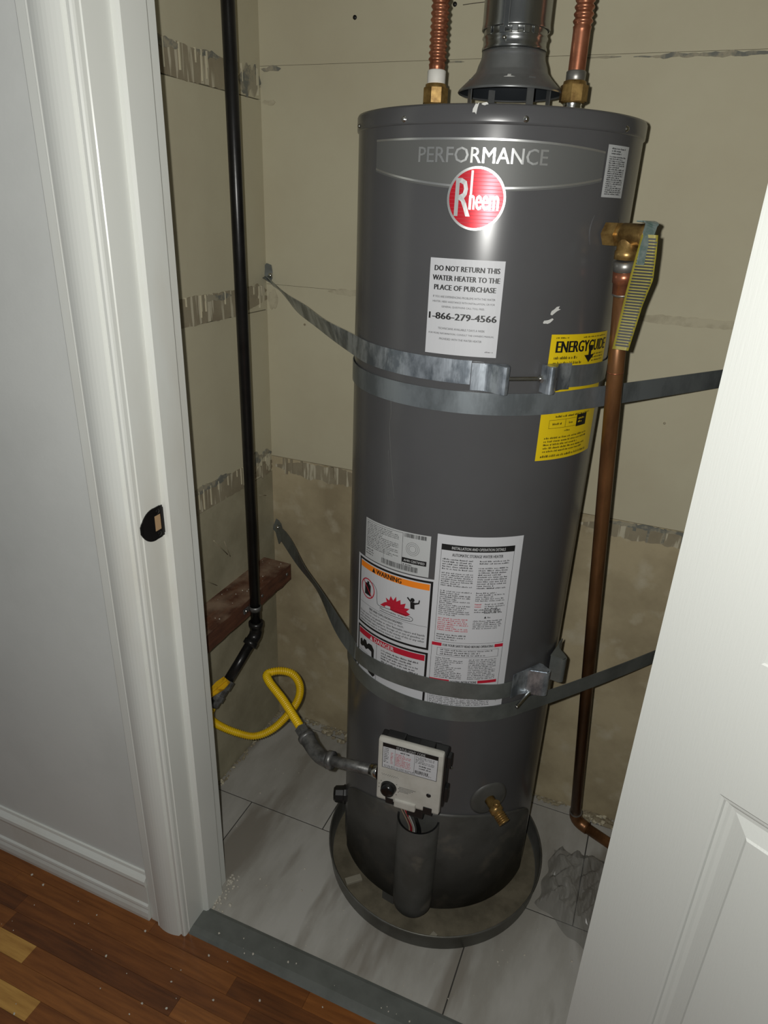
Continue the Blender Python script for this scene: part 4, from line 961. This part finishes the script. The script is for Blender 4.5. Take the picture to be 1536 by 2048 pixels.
# folded left end fixed in the corner
mb = MB(); c = A0+Vector((-0.002,-0.001,0.004))
mb.ribbon([c+Vector((0.010,-0.012,-0.004)), c+Vector((0.0,-0.002,-0.002)), c+Vector((-0.003,0.001,0.006)), c+Vector((-0.002,0.0025,0.020)), c+Vector((0.002,0.003,0.032))], [Vector((0.72,0.1,-0.5))]*5, [0.024,0.026,0.026,0.024,0.012], 0.0012).build('folded_end', M_strapdull, US)
MB().lathe([(0.0001,0.004),(0.004,0.0035),(0.0055,0.0)], frame(A0+Vector((0.006,-0.003,0.012)),(0.3,-1,0)), 12).build('lag_screw', M_zinc, US)
zb0, zb1 = 1.200, 1.160
ar = [cyl(-40+250*i/100, zb0+(zb1-zb0)*min(1,i/80), 0.0022) for i in range(101)]           # round the back to az 210 (= -150)
ar += [cyl(-150+114.6*i/60, zb1+0.0, 0.0022) for i in range(1,61)]
tan = ar[-1]; A1 = Vector((0.444,YB-0.003,1.160))
ar += [tan.lerp(A1,i/8) for i in range(1,9)]
MB().ribbon(ar, [Vector((0,0,1))]*len(ar), 0.0335, 0.0012).build('right_band', M_strapband, US)
def tension(parent, az1, az2, z, boltlen, m1, m2, K=1.0, boltz=0.0):
    for az, s, nm in ((az1,1,'tension_bracket'),(az2,-1,'tension_bracket')):
        a = rad(az); O = Vector((math.cos(a),math.sin(a),0)); T = Vector((-math.sin(a),math.cos(a),0))*s
        base = cyl(az,z,0.0032)
        mm = m1 if s > 0 else m2
        # C-shaped folded sheet: foot on the strap, wall standing out, return fold
        P = [base-T*(0.032*K), base-T*(0.016*K), base-T*(0.006*K)+O*(0.003*K), base+T*(0.006*K)+O*(0.016*K), base+T*(0.014*K)+O*(0.022*K), base+T*(0.020*K)+O*(0.019*K), base+T*(0.021*K)+O*(0.008*K), base+T*(0.021*K)+O*(0.001*K)]
        Pc = catmull(P,4)
        MB().ribbon(Pc, [Vector((0,0,1))]*len(Pc), 0.040*K, 0.0018).build(nm, mm, parent)
        for sz in (-1,1):
            q = [base-T*(0.016*K), base+T*(0.020*K), base+T*(0.020*K)+O*(0.018*K), base+T*(0.012*K)+O*(0.021*K), base-T*(0.004*K)+O*(0.005*K)]
            vv = [p+Vector((0,0,sz*0.0205*K)) for p in q]+[p+Vector((0,0,sz*0.0190*K)) for p in q]; n = 5
            MB().add(vv, [tuple(range(5)),tuple(range(5,10))]+[(i,(i+1)%5,(i+1)%5+5,i+5) for i in range(5)]).build('bracket_flange', mm, parent)
    p1 = cyl(az1,z+boltz,0.012); p2 = cyl(az2,z+boltz,0.012); d = (p2-p1).normalized()
    st = p1+d*0.012-d*boltlen+Vector((0,0,-0.62*boltlen)); d = (p2-st).normalized(); L = (p2-st).length; n = int(L/0.0011); pts = []; rs = []
    for i in range(n+1): pts.append(st+d*(L*i/n)); rs.append(0.0032+0.0004*(i%2))
    MB().tube(pts, rs, 12).build('tension_bolt', M_zinc, parent)
    MB().prism(hexpoly(0.0065), -0.0025, 0.0025, frame(p2-d*0.0235,d)).build('nut', M_zinc, parent)
tension(US, -69.0, -44.5, 1.2005, 0.0, M_strap, M_strap)
LS = empty('strap_kit', (0,0,0.60), 'lower pair of dull restraint straps crossing the hazard and instruction labels', 'strap')
A0 = Vector((-0.566,0.239,0.618)); tz0 = cyl(-134,0.612,0.0022)
pts = []; ups = []; wds = []
for i in range(nseg+1):
    t = i/nseg; pts.append(A0.lerp(tz0,t)+Vector((0,0,0.020*math.sin(PI*t)*(1-t)+0.004*math.sin(t*13))))
    tw = rad(16*math.sin(t*9)); ups.append(Vector((0,0,1))*math.cos(tw)+Vector((0.68,0.73,0))*math.sin(tw)); wds.append(0.034)
zA = lambda t: 0.612+0.019*math.sin(PI*min(1,t*1.1)*0.85)
ar = arc(-133,-42,zA,0.0022,40); pts += ar; ups += [Vector((0,0,1))]*len(ar); wds += [0.034]*len(ar)
MB().ribbon(pts, ups, wds, 0.0012).build('left_band', M_strapdull, LS)
mb = MB(); c = A0
mb.ribbon([c+Vector((0.034,-0.036,-0.004)), c+Vector((0.018,-0.018,0.004)), c+Vector((0.006,-0.004,0.010)), c+Vector((-0.004,0.002,0.014)), c+Vector((-0.011,0.004,0.016))], [Vector((0.45,0.1,0.9))]*5, 0.032, 0.0018).build('folded_end', M_strapdull, LS)
MB().lathe([(0.0001,0.005),(0.004,0.0045),(0.006,0.0)], frame(A0+Vector((0.004,-0.004,0.012)),(0.6,-1,0.2)), 12).build('lag_screw', M_zinc, LS)
ar = [cyl(-12+222*i/90, 0.612-0.042*min(1,i/80), 0.0022) for i in range(91)]
ar += [cyl(-150+112*i/60, 0.570+0.007*math.sin(PI*i/60), 0.0022) for i in range(1,61)]
tan = ar[-1]; A1 = Vector((0.470,YB-0.003,0.570)); ar += [tan.lerp(A1,i/8)+Vector((0,0,-0.006*math.sin(PI*i/8))) for i in range(1,9)]
MB().ribbon(ar, [Vector((0,0,1))]*len(ar), 0.034, 0.0012).build('right_band', M_strapdull, LS)
tension(LS, -33.0, -10.0, 0.6300, 0.056, M_strap, M_strapdull, 1.3)

# drain pan
PC = Vector((0.012,-0.030,0))
PM = Matrix.Translation(PC)
dpn = empty('drain_pan', PC, 'round grey metal drain pan under the water heater', 'drain pan')
MB().lathe([(0.0005,0.0012),(0.243,0.0012),(0.2465,0.004),(0.2500,0.046),(0.2515,0.0485),(0.2535,0.0470),(0.2535,0.0440),(0.2515,0.0430),(0.2480,0.003),(0.2450,0.0),(0.0005,0.0)], PM, 96).build('pan_shell', M_pan, dpn)
MB().lathe([(0.0005,0.0032),(0.238,0.0030),(0.2435,0.0018)], PM, 64).build('dirt_layer', M_pandirt, dpn)
for (x, y, rz, sx, sy) in ((-0.128,-0.190,0.75,0.038,0.016),(0.082,-0.246,1.2,0.024,0.012)):
    o = MB().box((-sx/2,-sy/2,0.0032),(sx/2,sy/2,0.010),0.001,Matrix.Translation((x,y,0))@Matrix.Rotation(rz,4,'Z')).build('shim', M_shim, loc=(x,y,0.0032))
    tag(o, 'pale wooden shim lying in the drain pan, left of the burner cover' if x < 0 else 'pale scrap of shim in the drain pan, right of the burner cover', 'shim', 'shims in the drain pan')

# timber cleat on the left wall
br = empty('timber_brace', (-0.54,0.0,0.51), 'rough reddish timber brace fixed along the closet left wall', 'timber')
bm = bmesh.new(); bmesh.ops.create_cube(bm, size=1.0)
for v in bm.verts: v.co = Vector((-0.54+v.co.x*0.080, -0.0575+v.co.y*0.495, 0.5335+v.co.z*0.047))
bmesh.ops.subdivide_edges(bm, edges=[e for e in bm.edges if abs((e.verts[0].co-e.verts[1].co).y) > 0.1], cuts=20)
rnd = random.Random(2)
for v in bm.verts:
    if v.co.x > -0.55: v.co += Vector((rnd.uniform(-0.0016,0.0016), 0, rnd.uniform(-0.0014,0.0014)))
bm.verts.index_update(); mb = MB().add([v.co.copy() for v in bm.verts], [[v.index for v in f.verts] for f in bm.faces]); bm.free()
mb.build('beam', M_brace, br)
rnd = random.Random(77); mb = MB()
for k in range(30):
    p = Vector((rnd.uniform(-0.575,-0.51), rnd.uniform(-0.15,0.185), 0.557)); r = rnd.uniform(0.0007,0.0018)
    b2 = bmesh.new(); bmesh.ops.create_icosphere(b2, subdivisions=1, radius=r); b2.verts.index_update()
    mb.add([v.co+p+Vector((0,0,r*0.7)) for v in b2.verts], [[v.index for v in f.verts] for f in b2.faces]); b2.free()
tag(mb.build('plaster_dust', M_crumb, br), kind='stuff')
for y in (0.05,0.17): MB().lathe([(0.0001,0.002),(0.004,0.0015),(0.0045,0.0)], frame((-0.499,y,0.535),(1,0,0)), 10).build('nail_head', M_iron, br)

# black gas pipe
gp = empty('gas_pipe', (-0.485,-0.004,0.45), 'tall black iron gas pipe running down in front of the left wall', 'gas pipe')
GX, GY = -0.485, -0.004
MB().tube([(GX,GY,0.475),(GX,GY,2.40)], 0.0122, 20).build('riser', M_blackpipe, gp)
e0 = Vector((GX,GY,0.462)); v1 = Vector((-0.512,-0.100,0.370)); gd = (v1-e0).normalized()
MB().tube([e0+Vector((0,0,0.034)), e0+Vector((0,0,0.033)), e0+Vector((0,0,0.022)), e0+Vector((0,0,0.0215)), e0+Vector((0,0,0.008)), e0+gd*0.006, e0+gd*0.020, e0+gd*0.0205, e0+gd*0.033, e0+gd*0.034], [0.013,0.0178,0.0178,0.0158,0.0155,0.0155,0.0158,0.0178,0.0178,0.013], 20).build('elbow', M_blackpipe, gp)
MB().tube([e0+gd*0.02, v1], 0.0120, 20).build('nipple', M_blackpipe, gp)
pc = empty('pipe_clamp', (GX-0.012,GY,0.535), 'small iron clamp holding the black gas pipe to the timber brace', 'pipe clamp')
MB().lathe([(0.0126,-0.006),(0.0142,-0.006),(0.0142,0.006),(0.0126,0.006),(0.0126,-0.006)], Matrix.Translation((GX,GY,0.535)), 24).build('clamp_band', M_iron, pc)
MB().box((-0.4995,GY-0.030,0.529),(-0.4955,GY-0.010,0.541),0.0008).box((-0.4995,GY+0.010,0.529),(-0.4955,GY+0.024,0.541),0.0008).build('clamp_ear', M_iron, pc)
MB().lathe([(0.0001,0.003),(0.003,0.0025),(0.004,0.0)], frame((-0.4955,GY-0.022,0.535),(1,0,0)), 10).build('screw', M_zinc, pc)
# shut-off valve at the end of the pipe
sv = empty('gas_shutoff_valve', v1, 'gas shut-off valve with a yellow lever at the foot of the black pipe', 'valve')
gd2 = (Vector((-0.520,-0.140,0.335))-v1).normalized()
MB().tube([v1-gd*0.010, v1-gd*0.0095, v1+gd*0.012, v1+gd*0.0125, v1+gd*0.030, v1+gd*0.0305, v1+gd*0.044], [0.0125,0.0165,0.0165,0.0140,0.0140,0.0160,0.0160], 8, smooth=False).build('valve_body', M_iron, sv)
st0 = v1+gd*0.015; stn = Vector((0.25,-0.25,0.9)).normalized()
MB().tube([st0, st0+stn*0.026], 0.006, 12).build('stem', M_iron, sv)
hm = frame(st0+stn*0.026, stn, (-0.2,-1,0))
MB().prism([(-0.012,-0.011),(0.010,-0.013),(0.030,-0.010),(0.046,-0.008),(0.050,0.0),(0.046,0.008),(0.030,0.011),(0.010,0.014),(-0.012,0.011)], 0, 0.004, hm).box((-0.010,-0.003,0.004),(0.044,0.003,0.009),0.001,hm).build('lever', M_handle, sv)
v2 = v1+gd*0.044
# yellow flexible connector
fx = empty('gas_flex_hose', (-0.40,-0.10,0.22), 'yellow corrugated gas hose looping from the wall valve to the control box', 'gas hose')
fp = [v2-gd*0.004, v2+gd*0.016, (-0.531,-0.148,0.300),(-0.524,-0.125,0.259),(-0.489,-0.10,0.228),(-0.452,-0.08,0.216),(-0.414,-0.06,0.236),(-0.382,-0.04,0.276),(-0.358,-0.03,0.323),(-0.352,-0.03,0.367),(-0.364,-0.04,0.404),(-0.386,-0.06,0.421),(-0.405,-0.085,0.424),(-0.388,-0.108,0.424),(-0.334,-0.14,0.416),(-0.283,-0.175,0.408),(-0.249,-0.198,0.4005)]
cp_ = resample(catmull(fp,12), 0.0013)
rs = [0.0086+0.0013*math.sin(2*PI*i*0.0013/0.0052) for i in range(len(cp_))]
MB().tube(cp_, rs, 16).build('corrugated_hose', M_yellow, fx)
MB().tube([v2-gd*0.002, v2-gd*0.001, v2+gd*0.014, v2+gd*0.018], [0.009,0.0140,0.0140,0.010], 6, smooth=False).build('flare_nut', M_iron, fx)
e1 = cp_[-1]; ed = (cp_[-1]-cp_[-8]).normalized()
MB().tube([e1-ed*0.014, e1-ed*0.012, e1+ed*0.004, e1+ed*0.0045, e1+ed*0.016], [0.0105,0.0145,0.0145,0.0118,0.0118], 6, smooth=False).build('flare_nut', M_iron, fx)
# street elbow and nipple into the control box
ne = empty('gas_inlet_nipple', (-0.18,-0.24,0.40), 'grey iron elbow and nipple joining the yellow hose to the gas control', 'pipe fitting')
q0 = e1+ed*0.010; q1 = Vector((-0.186,-0.243,0.396)); q2 = Vector((-0.055,-0.249,0.4185)); qd = (q2-q1).normalized()
el = [q0, q0+ed*0.010]; c0 = q0+ed*0.010; c3 = q1+qd*0.012; k1 = c0+ed*0.022; k2 = c3-qd*0.018
for t in (0.15,0.3,0.45,0.6,0.75,0.9): el.append(c0*(1-t)**3+k1*3*t*(1-t)**2+k2*3*t*t*(1-t)+c3*t**3)
el += [c3, c3+qd*0.012]
MB().tube(el, [0.0165,0.0165]+[0.0155]*6+[0.0150,0.0150], 18).build('elbow', M_iron, ne)
MB().tube([c3+qd*0.006, c3+qd*0.0065, c3+qd*0.018, c3+qd*0.0185], [0.0150,0.0185,0.0185,0.0130], 18).build('elbow_collar', M_iron, ne)
MB().tube([q0-ed*0.002, q0, q0+ed*0.008, q0+ed*0.010], [0.013,0.0180,0.0180,0.0160], 18).build('elbow_collar', M_iron, ne)
MB().tube([c3, q2], 0.0112, 18).build('nipple', M_iron, ne)
MB().tube([q2-qd*0.018, q2-qd*0.002, q2], [0.0118,0.0150,0.0150], 18).build('thread_collar', M_zinc, ne)

# crumpled clear plastic bag on the floor, right of the pan
rnd = random.Random(13); mb = MB(); na, nb = 26, 34; vs = []
c00, c10, c01, c11 = Vector((0.283,0.085,0)), Vector((0.435,0.110,0)), Vector((0.270,-0.070,0)), Vector((0.400,-0.155,0))
ph = [(rnd.uniform(-16,16), rnd.uniform(-16,16), rnd.uniform(0,6.28), rnd.uniform(0.004,0.011)) for _ in range(6)]
def bag(i, j):
    s, t = i/na, j/nb; p = c00.lerp(c10,s).lerp(c01.lerp(c11,s),t)
    z = 0.006
    for fx_, fy_, p_, a_ in ph: z += a_*abs(math.sin(fx_*s*1.2+fy_*t*1.2+p_))
    edge = min(1, 6*min(s,1-s,t,1-t)+0.12)
    return p+Vector((0.004*math.sin(17*t+5*s),0.006*math.sin(13*s+4*t),z*edge*1.1+rnd.uniform(0,0.0016)*edge))
vs = [bag(i,j) for j in range(nb+1) for i in range(na+1)]
fs = [(j*(na+1)+i, j*(na+1)+i+1, (j+1)*(na+1)+i+1, (j+1)*(na+1)+i) for j in range(nb) for i in range(na)]
o = mb.add(vs, fs).build('plastic_bag', M_plastic, loc=(0.35,0.0,0.0))
tag(o, 'crumpled clear plastic bag on the tiles right of the drain pan', 'plastic bag')

# thin loose wires on the back wall around the vent pipe
for i, (P, lb_) in enumerate((([(-0.150,YB-0.002,1.760),(-0.11,YB-0.003,1.762),(-0.07,YB-0.002,1.763),(-0.02,YB-0.004,1.765)],'thin stray wire along the wall left of the vent pipe'),
        ([(-0.06,YB-0.002,1.745),(-0.085,YB-0.003,1.735),(-0.095,YB-0.003,1.715),(-0.094,YB-0.002,1.69)],'faint curved wire hanging on the wall left of the vent pipe'),
        ([(0.055,YB-0.002,1.70),(0.085,YB-0.004,1.735),(0.082,YB-0.003,1.752),(0.062,YB-0.003,1.765),(0.045,YB-0.003,1.775)],'thin kinked wire on the wall right of the vent pipe'))):
    tag(MB().tube(catmull(P,6), 0.0006, 6).build('stray_wire', M_hair, loc=P[0]), lb_, 'wire', 'stray wires on the back wall')
